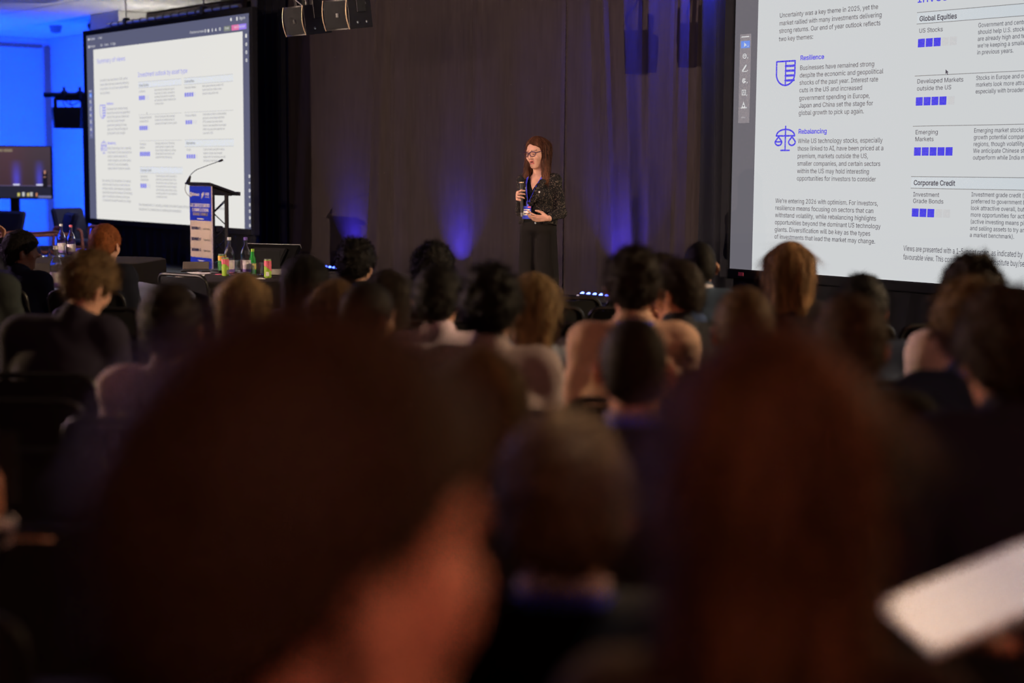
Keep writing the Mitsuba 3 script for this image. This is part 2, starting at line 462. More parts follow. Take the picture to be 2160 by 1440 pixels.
def hair_mesh(hc, R, style, res, seed, s=1.0, length=0.30, colour='dark', second=None, fwd=0.0, line=0.0):
    rnd = random.Random(seed)
    L = lambda *p: hc + R @ (np.array(p) * s)
    long = style in ('long', 'straight')
    lo, hi = hc - 0.17, hc + 0.17
    if long:
        lo = lo - np.array([0.06, 0.10, length])
        hi = hi + np.array([0.06, 0.03, 0])
    F = Field(lo, hi, res)
    t = dict(buzz=0.006, short=0.016, crop=0.022, curly=0.026, mop=0.032, long=0.020, straight=0.018)[style]
    F.ell(L(0, -0.012, 0.020), np.array((0.075 + t, 0.096 + t, 0.098 + t)) * s, 0, R=R)
    if style in ('short', 'crop', 'buzz'):
        F.ell(L(0, -0.055, -0.035), np.array((0.060 + t * 0.5, 0.048, 0.060)) * s, 0.03, R=R)
    if not long:
        for e in (-1, 1):
            F.ell(L(e * 0.092, -0.004, -0.022), np.array((0.036, 0.024, 0.036)) * s, 0.008, 'sub', R=R)
    if style in ('curly', 'mop'):
        nb = 130 if style == 'curly' else 110
        for _ in range(nb):
            a, b = rnd.uniform(-PI, PI), math.asin(rnd.uniform(-0.35, 1))
            q = np.array((0.073 * math.cos(b) * math.cos(a), -0.012 + 0.094 * math.cos(b) * math.sin(a), 0.02 + 0.097 * math.sin(b))) * (1 + t * 7.5 * rnd.uniform(0.75, 1.15))
            F.ell(L(*q), np.full(3, rnd.uniform(0.012, 0.021) * s), 0.006)
    # the face, and below the hair line
    n = R @ np.array((0, 0.62, -0.78))
    F.plane(L(0, 0.0, (-0.026 if style != 'mop' else -0.036) + line), n, 0.012)
    if line > .03:                                                 # parted above the forehead
        F.ell(L(0.006, .105, .064), np.array((.034, .056, .030)) * s, .014, 'sub', R=R)
    if long:
        for e in (-1, 1):
            F.cone(L(e * 0.066, -0.022, 0.05), hc + np.array((e * (0.078 + 0.2 * fwd), -0.055 + fwd, -length * 0.95)), 0.040, 0.030, k=0.03)
            F.cone(L(e * 0.035, -0.06, 0.03), hc + np.array((e * 0.038, -0.095, -length)) * 1.0, 0.058, 0.034, k=0.04)
    m0 = {'buzz': (90, 0.002), 'short': (55, 0.005), 'crop': (45, 0.008), 'curly': (40, 0.006), 'mop': (34, 0.009), 'long': (30, 0.009), 'straight': (34, 0.006)}[style]
    if long:
        F.noise(0, m0[1] * .8, seed, radial=hc)
        F.noise(14, 0.006, seed + 3, (1, 1, 0.25), 2)
    else:
        F.noise(m0[0], m0[1], seed, (1, 1, 1), 3)
    m = F.mesh()
    V = m.vertices
    base = np.array(HAIR[colour]) * (0.45 if long else 0.8)
    if second is None:
        second = tuple(np.array(HAIR[colour]) * (1.7 if long else 1.5) + 0.002)
    if long:                                                       # locks run down from the crown
        q = V - hc
        rad = np.maximum(np.linalg.norm(q[:, :2], axis=1, keepdims=True), .004)
        q = np.hstack([q[:, :2] / rad * 6.5, q[:, 2:] * 5, ])
        mixv = meshkit.fbm(q, 3, seed + 5)[:, None]
    else:
        mixv = meshkit.fbm((V - hc) * np.array((120, 120, 50)), 3, seed + 5)[:, None]
    mixv = np.clip((mixv - 0.32) / 0.36, 0, 1)
    col = base * (1 - mixv) + np.array(second) * mixv
    # single strands that stand off the mass
    count, leng, lift, wid = {'buzz': (700, .009, .7, .0016), 'short': (900, .026, .30, .0018), 'crop': (1000, .036, .28, .0019), 'curly': (1300, .030, .9, .0020), 'mop': (1300, .042, .55, .0021), 'long': (1600, .11, .04, .0022), 'straight': (1700, .07, .025, .0018)}[style]
    rng = np.random.default_rng(seed)
    tri = V[m.faces]
    nr = np.cross(tri[:, 1] - tri[:, 0], tri[:, 2] - tri[:, 0])
    ar = np.linalg.norm(nr, axis=1)
    fi = rng.choice(len(ar), count, p=ar / ar.sum())
    b = rng.dirichlet((1, 1, 1), count)
    p = (tri[fi] * b[:, :, None]).sum(1)
    H = (p - hc) @ R / s
    if long:                                                       # none over the face
        ok = ~((H[:, 1] > .045) & (abs(H[:, 0]) < .085) & (H[:, 2] > -.10))
        fi, b, p, count = fi[ok], b[ok], p[ok], int(ok.sum())
    nr = nr[fi] / np.maximum(ar[fi], 1e-12)[:, None]
    comb = (R @ np.array((0, -.45, -1.0))) if not long else np.array((0, -.1, -1.0))
    t = comb + rng.normal(0, {'curly': 1.5, 'mop': .9, 'long': .12, 'straight': .05}.get(style, .35), (count, 3))
    t -= nr * (t * nr).sum(1, keepdims=True)
    t /= np.maximum(np.linalg.norm(t, axis=1, keepdims=True), 1e-6)
    w = np.cross(nr, t) * wid
    curl = rng.normal(0, .5 if style in ('curly', 'mop') else .12, (count, 1))
    Ls = leng * s * rng.uniform(.6, 1.3, (count, 1))
    lf = lift * rng.uniform(.2, 1.2, (count, 1))
    q0 = p - nr * .003
    q1 = p + Ls * (.5 * t + .5 * lf * nr) + w / wid * Ls * curl * .3
    q2 = p + Ls * (t * (1 - .4 * abs(curl)) + (.55 if style in ('curly', 'mop') else .8) * lf * nr) + w / wid * Ls * curl
    SV = np.stack([q0 - w, q0 + w, q1 - w * .8, q1 + w * .8, q2], 1).reshape(-1, 3)
    o = np.arange(count)[:, None, None] * 5
    SF = (o + np.array([[0, 1, 3], [0, 3, 2], [2, 3, 4]])[None]).reshape(-1, 3)
    near = base + (np.array(second) - base) * rng.uniform(0, 1, (count, 1))
    out = trimesh.Trimesh(np.vstack([V, SV]), np.vstack([m.faces, SF + len(V)]), process=False)
    return out, np.vstack([col, np.repeat(near, 5, 0)])


def fig(T_, lean=0.04, turn=0, tilt=6, roll=0, wide=1.0, s=1.0, shift=0.0, drop=0.308):
    """Joints of a seated figure: x right, y forward, z up, the hip over the origin, the crown at T_."""
    J = {}
    sh = T_ - drop * s
    J['head'] = np.array((shift, lean + 0.035, T_ - 0.116 * s - 0.012))
    J['neck0'] = np.array((shift * .3, lean - 0.012, sh + 0.016))
    J['neck1'] = J['head'] + np.array((0, -0.022, -0.045))
    J['R'] = rot_head(turn, tilt, roll)
    for e, n in ((-1, 'l'), (1, 'r')):
        J['sh' + n] = np.array((e * 0.146 * wide, lean - 0.005, sh - 0.012))
        J['el' + n] = np.array((e * 0.186 * wide, lean + 0.02, 0.5 * (sh - 0.30) + 0.5 * 0.68))
        J['wr' + n] = np.array((e * 0.085, 0.25, 0.655))
        J['hip' + n] = np.array((e * 0.088, 0.02, 0.545))
        J['kn' + n] = np.array((e * 0.125, 0.43, 0.525))
        J['an' + n] = np.array((e * 0.125, 0.44, 0.085))
    J.update(T=T_, lean=lean, wide=wide, s=s, sh=sh)
    return J


def bounds(J, pad=0.12):
    P = np.array([v for k, v in J.items() if isinstance(v, np.ndarray) and v.shape == (3,)])
    lo, hi = P.min(0) - pad, P.max(0) + pad
    lo[1] = min(lo[1], -0.20)
    return lo, hi


def torso(F, J, g):
    w, sh, le = J['wide'], J['sh'], J['lean']
    F.ell((0, 0, 0.555), (0.155 * w + g, 0.125 + g, 0.115 + g), 0.05)
    F.ell((0, le * 0.45, 0.5 * (0.56 + sh) - 0.03), (0.135 * w + g, 0.106 + g, 0.5 * (sh - 0.56) + 0.03 + g), 0.06)
    F.ell((0, le * 0.9, sh - 0.135), (0.148 * w + g, 0.106 + g, 0.165 + g), 0.06)
    F.cone(J['shl'], J['shr'], 0.056 + g, k=0.05)
    F.cone(J['neck0'] + np.array((-0.05, 0, -0.02)), J['shl'] + np.array((0.03, 0, 0.018)), 0.045 + g, 0.045 + g, k=0.05)
    F.cone(J['neck0'] + np.array((0.05, 0, -0.02)), J['shr'] + np.array((-0.03, 0, 0.018)), 0.045 + g, 0.045 + g, k=0.05)


def arms(F, J, g, sleeve=1.0):
    for n in 'lr':
        F.cone(J['sh' + n], J['el' + n], 0.052 + g, 0.041 + g, k=0.03)
        b = J['el' + n] + (J['wr' + n] - J['el' + n]) * sleeve
        F.cone(J['el' + n], b, 0.040 + g, 0.029 + (0.011 * (1 - sleeve)) + g, k=0.02)


def legs(F, J, g):
    for n in 'lr':
        F.cone(J['hip' + n], J['kn' + n], 0.082 + g, 0.057 + g, k=0.04)
        F.cone(J['kn' + n], J['an' + n], 0.056 + g, 0.039 + g, k=0.03)


def ring_band(c, rx, ry, z0, z1, tilt=0.0, t=0.004, n=28, gap=0.0):
    """A flat band around the neck (an upright strip with thickness)."""
    a = np.linspace(-PI / 2 + gap - PI, PI / 2 - gap, n) if gap else np.linspace(-PI, PI, n)
    if gap:
        a = np.linspace(PI / 2 + gap, 2 * PI + PI / 2 - gap, n)
    V = []
    for k in a:
        x, y = math.cos(k), math.sin(k)
        dz = -tilt * (y * ry)
        for rr, zz in ((0, z0), (0, z1), (t, z1), (t, z0)):
            V.append((c[0] + x * (rx + rr), c[1] + y * (ry + rr), c[2] + zz + dz))
    F = []
    for i in range(n - 1):
        for j in range(4):
            p, q = i * 4 + j, i * 4 + (j + 1) % 4
            F += [[p, q, q + 4], [p, q + 4, p + 4]]
    F += [[0, 3, 2], [0, 2, 1], [(n - 1) * 4, (n - 1) * 4 + 1, (n - 1) * 4 + 2], [(n - 1) * 4, (n - 1) * 4 + 2, (n - 1) * 4 + 3]]
    return trimesh.Trimesh(np.array(V), F, process=False)


shoe_dict = {}


def sit(label, r, f, top, res=0.012, yaw=0, turn=0, tilt=6, roll=0, lean=0.04, wide=1.0, skin='mid', hair='short', hcol='dark', length=0.30, wear='jacket', wcol=(0.012, 0.012, 0.016),
        collar=None, lanyard=False, glasses=False, seed=1, s=1.0, pose=None, hscale=1.0, second=None, floor=0.0, group=None, line=0.0, shift=0.0, drop=0.308):
    """A person sitting in the seating block: head at (r, f), crown at height top."""
    key = thing('person', label, 'person', group or 'seated audience')
    J = fig(top - floor, lean, turn, tilt, roll, wide, s, shift, drop)
    if pose:
        for k, v in pose.items():
            if k in J:
                J[k] = np.array(v, float) if not callable(v) else v(J)
    a = math.radians(yaw)
    hx, hy = J['head'][:2]
    tw = seat(r - (hx * math.cos(a) - hy * math.sin(a)), f - (hx * math.sin(a) + hy * math.cos(a)), yaw, floor)
    lo, hi = bounds(J)
    lo[2] = 0.0
    # body: one continuous surface from the crown to the ankles
    F = Field(lo, hi, res)
    torso(F, J, -0.006)
    arms(F, J, -0.004)
    legs(F, J, -0.006)
    F.cone(J['neck0'], J['neck1'], 0.056, 0.052, k=0.03)
    add_head(F, J['head'], J['R'], False, s)
    hands = (pose or {}).get('hands', {})
    for e, n in ((-1, 'l'), (1, 'r')):
        d, nn, curl = hands.get(n, ((-e * 0.35, 0.9, -0.25), (-e * 0.2, 0.0, -1), 22))
        F.ell(J['an' + n] + np.array((0, 0.07, -0.045)), (0.040, 0.115, 0.032), 0.03)
        add_hand(F, J['wr' + n], d, nn, [curl] * 4, -e, k=0.004)
    m = F.mesh()
    V = world(m.vertices, tw)
    put(key + '__body', (V, m.faces), 'skin', True, speckle(m.vertices, SKIN[skin], 0.10, seed))
    labels[key + '__body'] = {'label': 'head, neck and hands'}
    # clothing
    g = {'jacket': 0.012, 'shirt': 0.007, 'knit': 0.010, 'tee': 0.007, 'top': 0.006}[wear]
    G = Field(lo, hi, max(res, 0.011))
    torso(G, J, g)
    arms(G, J, g, 0.97 if wear != 'tee' else 0.25)
    if wear != 'top':
        G.cone(J['neck0'] + np.array((0, 0, -0.02)), J['neck0'] + (J['neck1'] - J['neck0']) * (0.20 if wear in ('tee',) else 0.42), 0.066, 0.064, k=0.02)
    G.plane((0, 0, 0.50), (0, 0, -1))
    G.noise(9, 0.010 if wear in ('shirt', 'knit') else 0.006, seed + 9, (1, 1, 1.4))
    if wear == 'shirt':
        G.noise(22, 0.006, seed + 11, (.6, .6, 1.8))
    m = G.mesh()
    put(key + '__' + {'jacket': 'jacket', 'shirt': 'shirt', 'knit': 'jumper', 'tee': 'shirt', 'top': 'top'}[wear], (world(m.vertices, tw), m.faces), 'cloth', True, speckle(m.vertices, wcol, 0.12, seed + 2, 90))
    P = Field((lo[0], -0.2, 0.0), (hi[0], hi[1], 0.72), max(res, 0.013))
    legs(P, J, 0.004)
    P.ell((0, 0.0, 0.55), (0.165 * wide + 0.004, 0.125, 0.112), 0.04)
    m = P.mesh()
    put(key + '__trousers', (world(m.vertices, tw), m.faces), 'cloth', True, speckle(m.vertices, (0.012, 0.012, 0.016), 0.1, seed + 3))
    for n in 'lr':
        if 'shoe' not in shoe_dict:
            S = Field((-0.07, -0.10, -0.01), (0.07, 0.25, 0.14), 0.011)
            S.ell((0, 0.075, 0.042), (0.047, 0.135, 0.040), 0)
            S.ell((0, 0.0, 0.07), (0.048, 0.055, 0.06), 0.03)
            S.plane((0, 0, 0.002), (0, 0, -1))
            ms = S.mesh()
            shoe_dict['shoe'] = mikit.ply(ms, 'black_plastic', smooth=True)
        an = J['an' + n]
        put(key + '__shoe', shoe_dict['shoe'], None, to_world=tw @ T().translate([float(an[0]), float(an[1]), 0]))
    # hair
    if hair:
        m, c = hair_mesh(J['head'], J['R'], hair, max(0.0065, min(res, 0.009)), seed, hscale * s, length, hcol, second, line=line)
        put(key + '__hair', (world(m.vertices, tw), m.faces), 'hair', True, c)
    # neck wear
    nb = J['neck0'] * 0.62 + J['neck1'] * 0.38
    if collar:
        m = ring_band(nb + np.array((0, 0.004, -0.010)), 0.063, 0.064, -0.004, 0.030, 0.25, 0.005, gap=0.25)
        put(key + '__collar', (world(m.vertices, tw), m.faces), 'cloth', True, speckle(m.vertices, collar, 0.05, seed))
        labels[key + '__collar'] = {'label': 'pale shirt collar'}
    if lanyard:
        ln = ring_band(nb + np.array((0, 0.002, -0.020)), 0.073, 0.074, -0.004, 0.016, 0.30, 0.003, gap=0.2)
        put(key + '__lanyard', (world(ln.vertices, tw), ln.faces), 'lanyard_blue', False)
        labels[key + '__lanyard'] = {'label': 'blue lanyard ribbon'}
    if glasses:
        hc, R = J['head'], J['R']
        L = lambda *p: hc + R @ np.array(p)
        parts = []
        for e in (-1, 1):
            a = np.linspace(0, 2 * PI, 15)
            parts.append(tube([L(e * 0.034 + 0.026 * math.cos(k), 0.105, 0.008 + 0.020 * math.sin(k)) for k in a], 0.0022, 5))
            parts.append(bar(L(e * 0.060, 0.103, 0.012), L(e * 0.084, -0.01, 0.012), 0.0022, 5))
        parts.append(bar(L(-0.010, 0.107, 0.012), L(0.010, 0.107, 0.012), 0.002, 5))
        m = cat(*parts)
        put(key + '__glasses', (world(m.vertices, tw), m.faces), 'glasses_frame', True)
    return key, J, tw

# ------------------------------------------------------------------ the setting
put('floor', box((-29, -6, -0.1), (4, 12.2, 0.0)), 'carpet')
struct('floor', 'dark carpeted floor under the audience')
put('trim_1', box((-22.6, 7.1, 0.002), (-2.5, 11.9, 0.25), 0.012), 'black_plastic', 30)
struct('trim_1', 'low black stage deck in front of the drape')
YB, XL, ZC = 11.9, -27.75, 3.84
put('wall_back', box((XL - 0.2, YB, 0), (-2, YB + 0.2, ZC + 0.3)), 'white_paint')
struct('wall_back', 'blue lit white back wall left of the screen')
put('wall_left', box((XL - 0.2, -2, 0), (XL, YB, ZC + 0.3)), 'white_paint')
struct('wall_left', 'blue lit white side wall behind the television')
put('wall_left__corner_strip', box((XL, YB - 0.10, 0), (XL + 0.05, YB - 0.002, 3.7), 0.006), 'wood_trim')
labels['wall_left__corner_strip'] = {'label': 'reddish wooden strip in the corner'}
put('wall_left__panel', box((XL, 5.0, 0.1), (XL + 0.025, YB - 0.14, 3.66), 0.005), 'white_paint')
labels['wall_left__panel'] = {'label': 'large smooth wall panel'}
put('wall_left__panel_edge', box((XL, 5.0, 3.67), (XL + 0.035, YB - 0.14, 3.72), 0.005), 'wood_trim')
put('trim_2', box((-22.93, 10.5, 0.0), (-21.95, YB, ZC), 0.01), 'white_paint', 30)
struct('trim_2', 'white pier of the back wall above the left screen')
put('trim_3', box((-18.95, 11.0, 0.0), (-18.5, YB, ZC), 0.01), 'grey_paint', 30)
struct('trim_3', 'grey pier beside the left screen')
# ceiling: a slab with tiles hung below it in the part that can be seen
put('ceiling', box((XL, -6, ZC + 0.06), (4, YB, ZC + 0.3)), 'black_plastic')
struct('ceiling', 'white tiled ceiling over the stage')
tile = mikit.ply(box((-0.594, -0.594, 0), (0.594, 0.594, 0.03), 0.008), 'white_paint', smooth=30)
for i in range(9):
    for j in range(6):
        x, y = XL + 0.62 + 1.205 * i, YB - 0.62 - 1.205 * j
        put('ceiling__tile', tile, None, to_world=T().translate([x, y, ZC + (0.004 if (i * 7 + j * 3) % 5 else 0.0)]))
# hall ceiling over the audience
put('ceiling__soffit', box((XL + 10.9, -6, ZC), (4, YB, ZC + 0.06)), 'grey_paint')

# black drapes left and right of the main drape and behind the screens
def pleated(x0, x1, y, z0, z1, amp, wave, seed, nu=None, lean=0.0):
    nu = nu or max(24, int((x1 - x0) / 0.012))

    def fn(u, v):
        x = x0 + (x1 - x0) * u
        s = 0.6 + 0.4 * (1 - v)
        ph = 2 * PI * (x + lean * v * 0.12) / wave
        w = meshkit.fbm(np.stack([x * 2.2 + seed, v * 0.7, v * 0], -1), 3, seed)
        return np.stack([x, y + amp * s * np.sin(ph + 5 * w) + 0.05 * (w - 0.5) * min(1, amp / 0.03), z0 + (z1 - z0) * v], -1)
    return grid_mesh(fn, nu, 26)


def fold_panel(x0, x1, y, z0, z1, ridges, seed, amp=0.010):
    """One hanging width of the drape: almost flat, with a few long folds (position at the top, at the bottom, depth, half width)."""
    def fn(u, v):
        x = x0 + (x1 - x0) * u
        w = meshkit.fbm(np.stack([x * 3.0 + seed, v * 0.5, v * 0], -1), 3, seed) - 0.5
        d = amp * 3 * w
        for t, b, depth, hw in ridges:
            c = b + (t - b) * v
            d = d - depth * np.exp(-((x - c) / hw) ** 2)
        edge = np.minimum(u, 1 - u) * (x1 - x0)
        d = d + 0.014 * np.exp(-(edge / 0.03) ** 2)
        return np.stack([x, y + d, z0 + (z1 - z0) * v], -1)
    return grid_mesh(fn, max(30, int((x1 - x0) / 0.012)), 24)


main_drape = thing('stage_drape', 'wide dark grey drape hanging behind the speaker and lit violet from below', 'drape')
for x0, x1, ridges in ((-18.02, -15.67, [(-15.80, -16.05, 0.10, 0.06), (-17.5, -17.9, 0.05, 0.10), (-16.6, -16.9, 0.03, 0.2)]),
                       (-15.67, -14.08, [(-15.5, -15.55, 0.04, 0.08), (-14.6, -14.5, 0.025, 0.18)]),
                       (-14.08, -12.50, [(-13.3, -13.2, 0.02, 0.2), (-13.95, -14.02, 0.03, 0.06)]),
                       (-12.50, -11.95, [(-12.2, -12.2, 0.02, 0.15)]),
                       (-11.95, -10.91, [(-11.9, -11.62, 0.06, 0.05), (-11.55, -11.32, 0.10, 0.05), (-11.22, -11.15, 0.05, 0.06)]),
                       (-10.91, -10.20, [(-10.75, -10.8, 0.05, 0.06), (-10.5, -10.55, 0.06, 0.05), (-10.3, -10.3, 0.05, 0.04)])):
    put(main_drape + '__panel', fold_panel(x0 * .977 - 0.004, x1 * .977 + 0.004, 10.75 + (0.006 if len(ridges) % 2 else 0), 0.26, ZC - 0.02, [(a * .977, b * .977, c, d) for a, b, c, d in ridges], int(-x0 * 10)), 'curtain_cloth', True)
for x0, x1, y, lab, seed in ((-18.25, -17.55, 10.68, 'narrow black leg drape left of the main drape', 3), (-10.05, -9.2, 10.5, 'black leg drape between the main drape and the right screen', 4), (-9.3, -3.0, 11.2, 'black drape behind the right screen', 5)):
    tag(put('leg_drape', pleated(x0, x1, y, 0.26, ZC - 0.02, 0.045, 0.19, seed), 'dark_cloth', True), lab, 'drape')
tag(put('masking_drape', pleated(-21.94, -18.97, 10.95, 0.26, ZC - 0.03, 0.02, 0.3, 8), 'curtain_cloth', True), 'brownish drape behind the top of the left screen', 'drape')

# the two profile lamps behind the audience: housing, and a shutter that keeps the beam off the audience
for x, lab in ((-1.5, 'right one of the two stage lamps on stands behind the audience'), (-3.1, 'left one of the two stage lamps on stands behind the audience')):
    kx = thing('stage_lamp', lab, 'lamp')
    tl = T().look_at(origin=[x, -3.15, 2.5], target=[-11.0, 9.5, 2.5], up=[0, 0, 1])
    put(kx + '__housing', box((-.11, -.11, -.45), (.11, .11, -.03), .02), 'black_metal', 30, to_world=tl)
    put(kx + '__shutter', box((-.42, -.36, .28), (.42, -.030, .285)), 'black_metal', to_world=tl)
    put(kx + '__stand', bar((x, -3.15, .02), (x, -3.15, 2.4), .02, 8), 'black_metal', 30)
    for a in (0, 2.09, 4.19):
        put(kx + '__leg', bar((x, -3.15, .5), (x + .45 * math.cos(a), -3.15 + .45 * math.sin(a), .01), .013, 6), 'black_metal', 30)

# ------------------------------------------------------------------ the two screens with the same slide
SW, SH = 4.622, 2.6
text_cache = {}


def flat_faces(m):
    keep = m.face_normals[:, 2] > 0.5
    f = m.faces[keep]
    idx, inv = np.unique(f, return_inverse=True)
    return np.asarray(m.vertices)[idx], inv.reshape(f.shape)


def line_mesh(s, x0, y, cap, x1=None, sx=0.86, bold=False, depth=0.0):
    """A line of lettering flat in the plane of the slide: x to the right, y down from the top."""
    if (s, bold) not in text_cache:
        text_cache[(s, bold)] = flat_faces(meshkit.text_mesh(s, 1.0, 0.01, bold))
    V, F = text_cache[(s, bold)]
    k = (x1 - x0) / V[:, 0].max() if x1 is not None else cap * sx
    V = np.stack([x0 + V[:, 0] * k, y - V[:, 1] * cap, np.full(len(V), depth)], 1)
    return V, F


def quads(rects, depth=0.0):
    V, F = [], []
    for x0, y0, x1, y1 in rects:
        b = len(V)
        V += [(x0, y1, depth), (x1, y1, depth), (x1, y0, depth), (x0, y0, depth)]
        F += [(b, b + 1, b + 2), (b, b + 2, b + 3)]
    return np.array(V, float), np.array(F)


def poly_mesh(p, depth=0.0):
    V, F = [], []
    n = 0
    for g in getattr(p, 'geoms', [p]):
        v, f = trimesh.creation.triangulate_polygon(g, engine='earcut')
        V.append(np.c_[v, np.full(len(v), depth)])
        F.append(np.asarray(f) + n)
        n += len(v)
    return np.vstack(V), np.vstack(F)


def joinm(ms):
    V, F, n = [], [], 0
    for v, f in ms:
        V.append(v)
        F.append(np.asarray(f) + n)
        n += len(v)
    return np.vstack(V), np.vstack(F)


from shapely.geometry import LineString, Polygon, Point, box as sbox
from shapely.ops import unary_union

cx = lambda x: 0.433 + 0.9 * (x - 0.436)
cy = lambda y: (y + 0.115) / 1.05
INK, BLUE, PALE, GREEN, WHITE = 'ink', 'blue', 'pale', 'tint', 'white'
slide = []                                                       # (name of the part, colour, mesh)


def block(name, col, lines, cap, bold=False, sx=0.80, measured=True):
    for t in lines:
        s, x0, y = t[:3]
        x1 = t[3] if len(t) > 3 else None
        if measured:
            x0, y, x1 = cx(x0), cy(y), None if x1 is None else cx(x1)
        slide.append((name, col, line_mesh(s, x0, y, cap, x1, sx, bold, 0.003)))


block('slide_title', BLUE, [('Summary of views', 0.346, 0.408, 1.24)], 0.062, measured=False)
block('slide_title', BLUE, [('Investment outlook by asset type', 1.619, 0.648, 3.019)], 0.062, measured=False)
block('text_line', INK, [('Uncertainty was a key theme in 2025, yet the', .436, .583, 1.401), ('market rallied with many investments delivering', .436, .645, 1.436),
                         ('strong returns. Our end of year outlook reflects', .436, .705, 1.428), ('two key themes:', .436, .769, .784)], 0.034)
block('heading', BLUE, [('Resilience', .660, .929, .900)], 0.034, True)
block('text_line', INK, [('Businesses have remained strong', .660, 1.006, 1.382), ('despite the economic and geopolitical', .660, 1.064, 1.469), ('shocks of the past year. Interest rate', .660, 1.122, 1.423),
                         ('cuts in the US and increased', .660, 1.180, 1.276), ('government spending in Europe,', .660, 1.242, 1.350), ('Japan and China set the stage for', .660, 1.300, 1.384),
                         ('global growth to pick up again.', .660, 1.358, 1.299)], 0.034)
block('heading', BLUE, [('Rebalancing', .662, 1.504, .948)], 0.034, True)
block('text_line', INK, [('While US technology stocks, especially', .660, 1.579, 1.484), ('those linked to AI, have been priced at a', .660, 1.638, 1.493), ('premium, markets outside the US,', .660, 1.697, 1.352),
                         ('smaller companies, and certain sectors', .660, 1.756, 1.470), ('within the US may hold interesting', .660, 1.815, 1.366), ('opportunities for investors to consider', .660, 1.873, 1.434)], 0.034)
block('text_line', INK, [("We're entering 2026 with optimism. For investors,", .443, 2.055, 1.459), ('resilience means focusing on sectors that can', .443, 2.112, 1.420), ('withstand volatility, while rebalancing highlights', .443, 2.170, 1.447),
                         ('opportunities beyond the dominant US technology', .443, 2.228, 1.492), ('giants. Diversification will be key as the types', .443, 2.286, 1.398), ('of investments that lead the market may change.', .443, 2.344, 1.446)], 0.034)
block('table_heading', INK, [('Global Equities', 1.777, .700, 2.10)], 0.034, True)
block('table_heading', INK, [('Corporate Credit', 1.778, 1.895, 2.14)], 0.034, True)
block('table_heading', INK, [('Commodities', 2.935, .770, 3.20)], 0.032, True, measured=False)
block('table_heading', INK, [('Alternatives', 2.955, 1.558, 3.20)], 0.032, True, measured=False)
block('row_label', INK, [('US Stocks', 1.778, .784, 1.984)], 0.030)
block('row_label', INK, [('Developed Markets', 1.777, 1.151, 2.175), ('outside the US', 1.777, 1.203, 2.075)], 0.030)
block('row_label', INK, [('Emerging', 1.777, 1.522, 1.975), ('Markets', 1.777, 1.573, 1.94)], 0.030)
block('row_label', INK, [('Investment', 1.778, 1.979, 2.007), ('Grade Bonds', 1.778, 2.027, 2.045)], 0.030)
block('row_label', INK, [('Industrial Metals', 2.939, .847, 3.242)], 0.028, measured=False)
block('row_label', INK, [('Precious Metals', 2.945, 1.203, 3.240)], 0.028, measured=False)
block('row_label', INK, [('Crypto', 2.968, 1.639, 3.085)], 0.028, measured=False)
for y0, st, ls in ((.776, .0475, ['Government and central bank support', 'should help U.S. stocks. As valuations', 'are already high and tech is expensive,', "we're keeping a smaller investment than", 'in previous years.']),
                   (1.145, .0475, ['Stocks in Europe and other developed', 'markets look more attractive than US,', 'especially with broader economic growth.']),
                   (1.516, .0478, ['Emerging market stocks offer strong', 'growth potential compared to other', 'regions, though volatility may continue.', 'We anticipate Chinese stocks could', 'outperform while India may lag.']),
                   (1.970, .0483, ['Investment grade credit (high quality) is', 'preferred to government bonds. Prices', 'look attractive overall, but there may be', 'more opportunities for active managers', '(active investing means picking, buying', 'and selling assets to try and outperform', 'a market benchmark).'])):
    block('text_line', INK, [(s, 2.280, y0 + st * i) for i, s in enumerate(ls)], 0.029, sx=0.80)
for y0, ls in ((.843, ['Better global growth and a weaker USD', 'have tended to be conditions where', 'industrial metals perform well.']),
               (1.197, ['Central banks are likely to continue building', 'gold stocks, and exchange traded funds', '(ETFs), demand could remain steady.', 'However, lower geopolitical risk and stable', 'inflation may pose some headwinds over', 'a year end to 2025.']),
               (1.638, ['Cryptocurrencies could perform well as', 'regulatory changes have increased', 'adoption with more institutional and retail', 'participating in the broader ecosystem.'])):
    block('text_line', INK, [(s, 3.412, y0 + .047 * i) for i, s in enumerate(ls)], 0.028, sx=0.76, measured=False)
block('footnote', INK, [('Views are presented with a 1\u20135-point rating, as indicated by the number of squares, with one square being the least favourable view and five squares the most', 1.708, 2.386, 4.36), ('favourable view. This commentary does not constitute buy/sell recommendations.', 1.710, 2.450, 3.07)], 0.038)
rules = [(1.755, .636, 3.12), (1.755, 1.096, 3.12), (1.755, 1.463, 3.12), (1.755, 1.833, 3.12), (1.755, .719, 3.12), (1.755, 1.919, 3.12)]
for q in [(cx(x), cy(y) - .0022, cx(x1), cy(y) + .0022) for x, y, x1 in rules] + [(2.92, y - .0022, 4.19, y + .0022) for y in (.712, .796, 1.150, 1.502, 1.589)]:
    slide.append(('table_rule', 'rule', quads([q], 0.003)))
for q in ((cx(1.755), cy(.636), cx(3.12), cy(.719)), (cx(1.755), cy(1.833), cx(3.12), cy(1.919)), (2.92, .712, 4.19, .796), (2.92, 1.502, 4.19, 1.589)):
    slide.append(('table_band', GREEN, quads([q], 0.0015)))
for x, y, n in ((1.773, .828, 3), (1.773, 1.252, 4), (1.773, 1.618, 5), (1.773, 2.068, 3)):
    for i in range(5):
        x0 = cx(x + i * .0685)
        slide.append(('rating_square', BLUE if i < n else PALE, quads([(x0, cy(y), x0 + .054, cy(y + .061))], 0.003)))
for x, y, n in ((2.937, .899, 4), (2.954, 1.250, 3), (2.966, 1.688, 4)):
    for i in range(5):
        slide.append(('rating_square', BLUE if i < n else PALE, quads([(x + i * .062, y, x + i * .062 + .050, y + .052)], 0.003)))
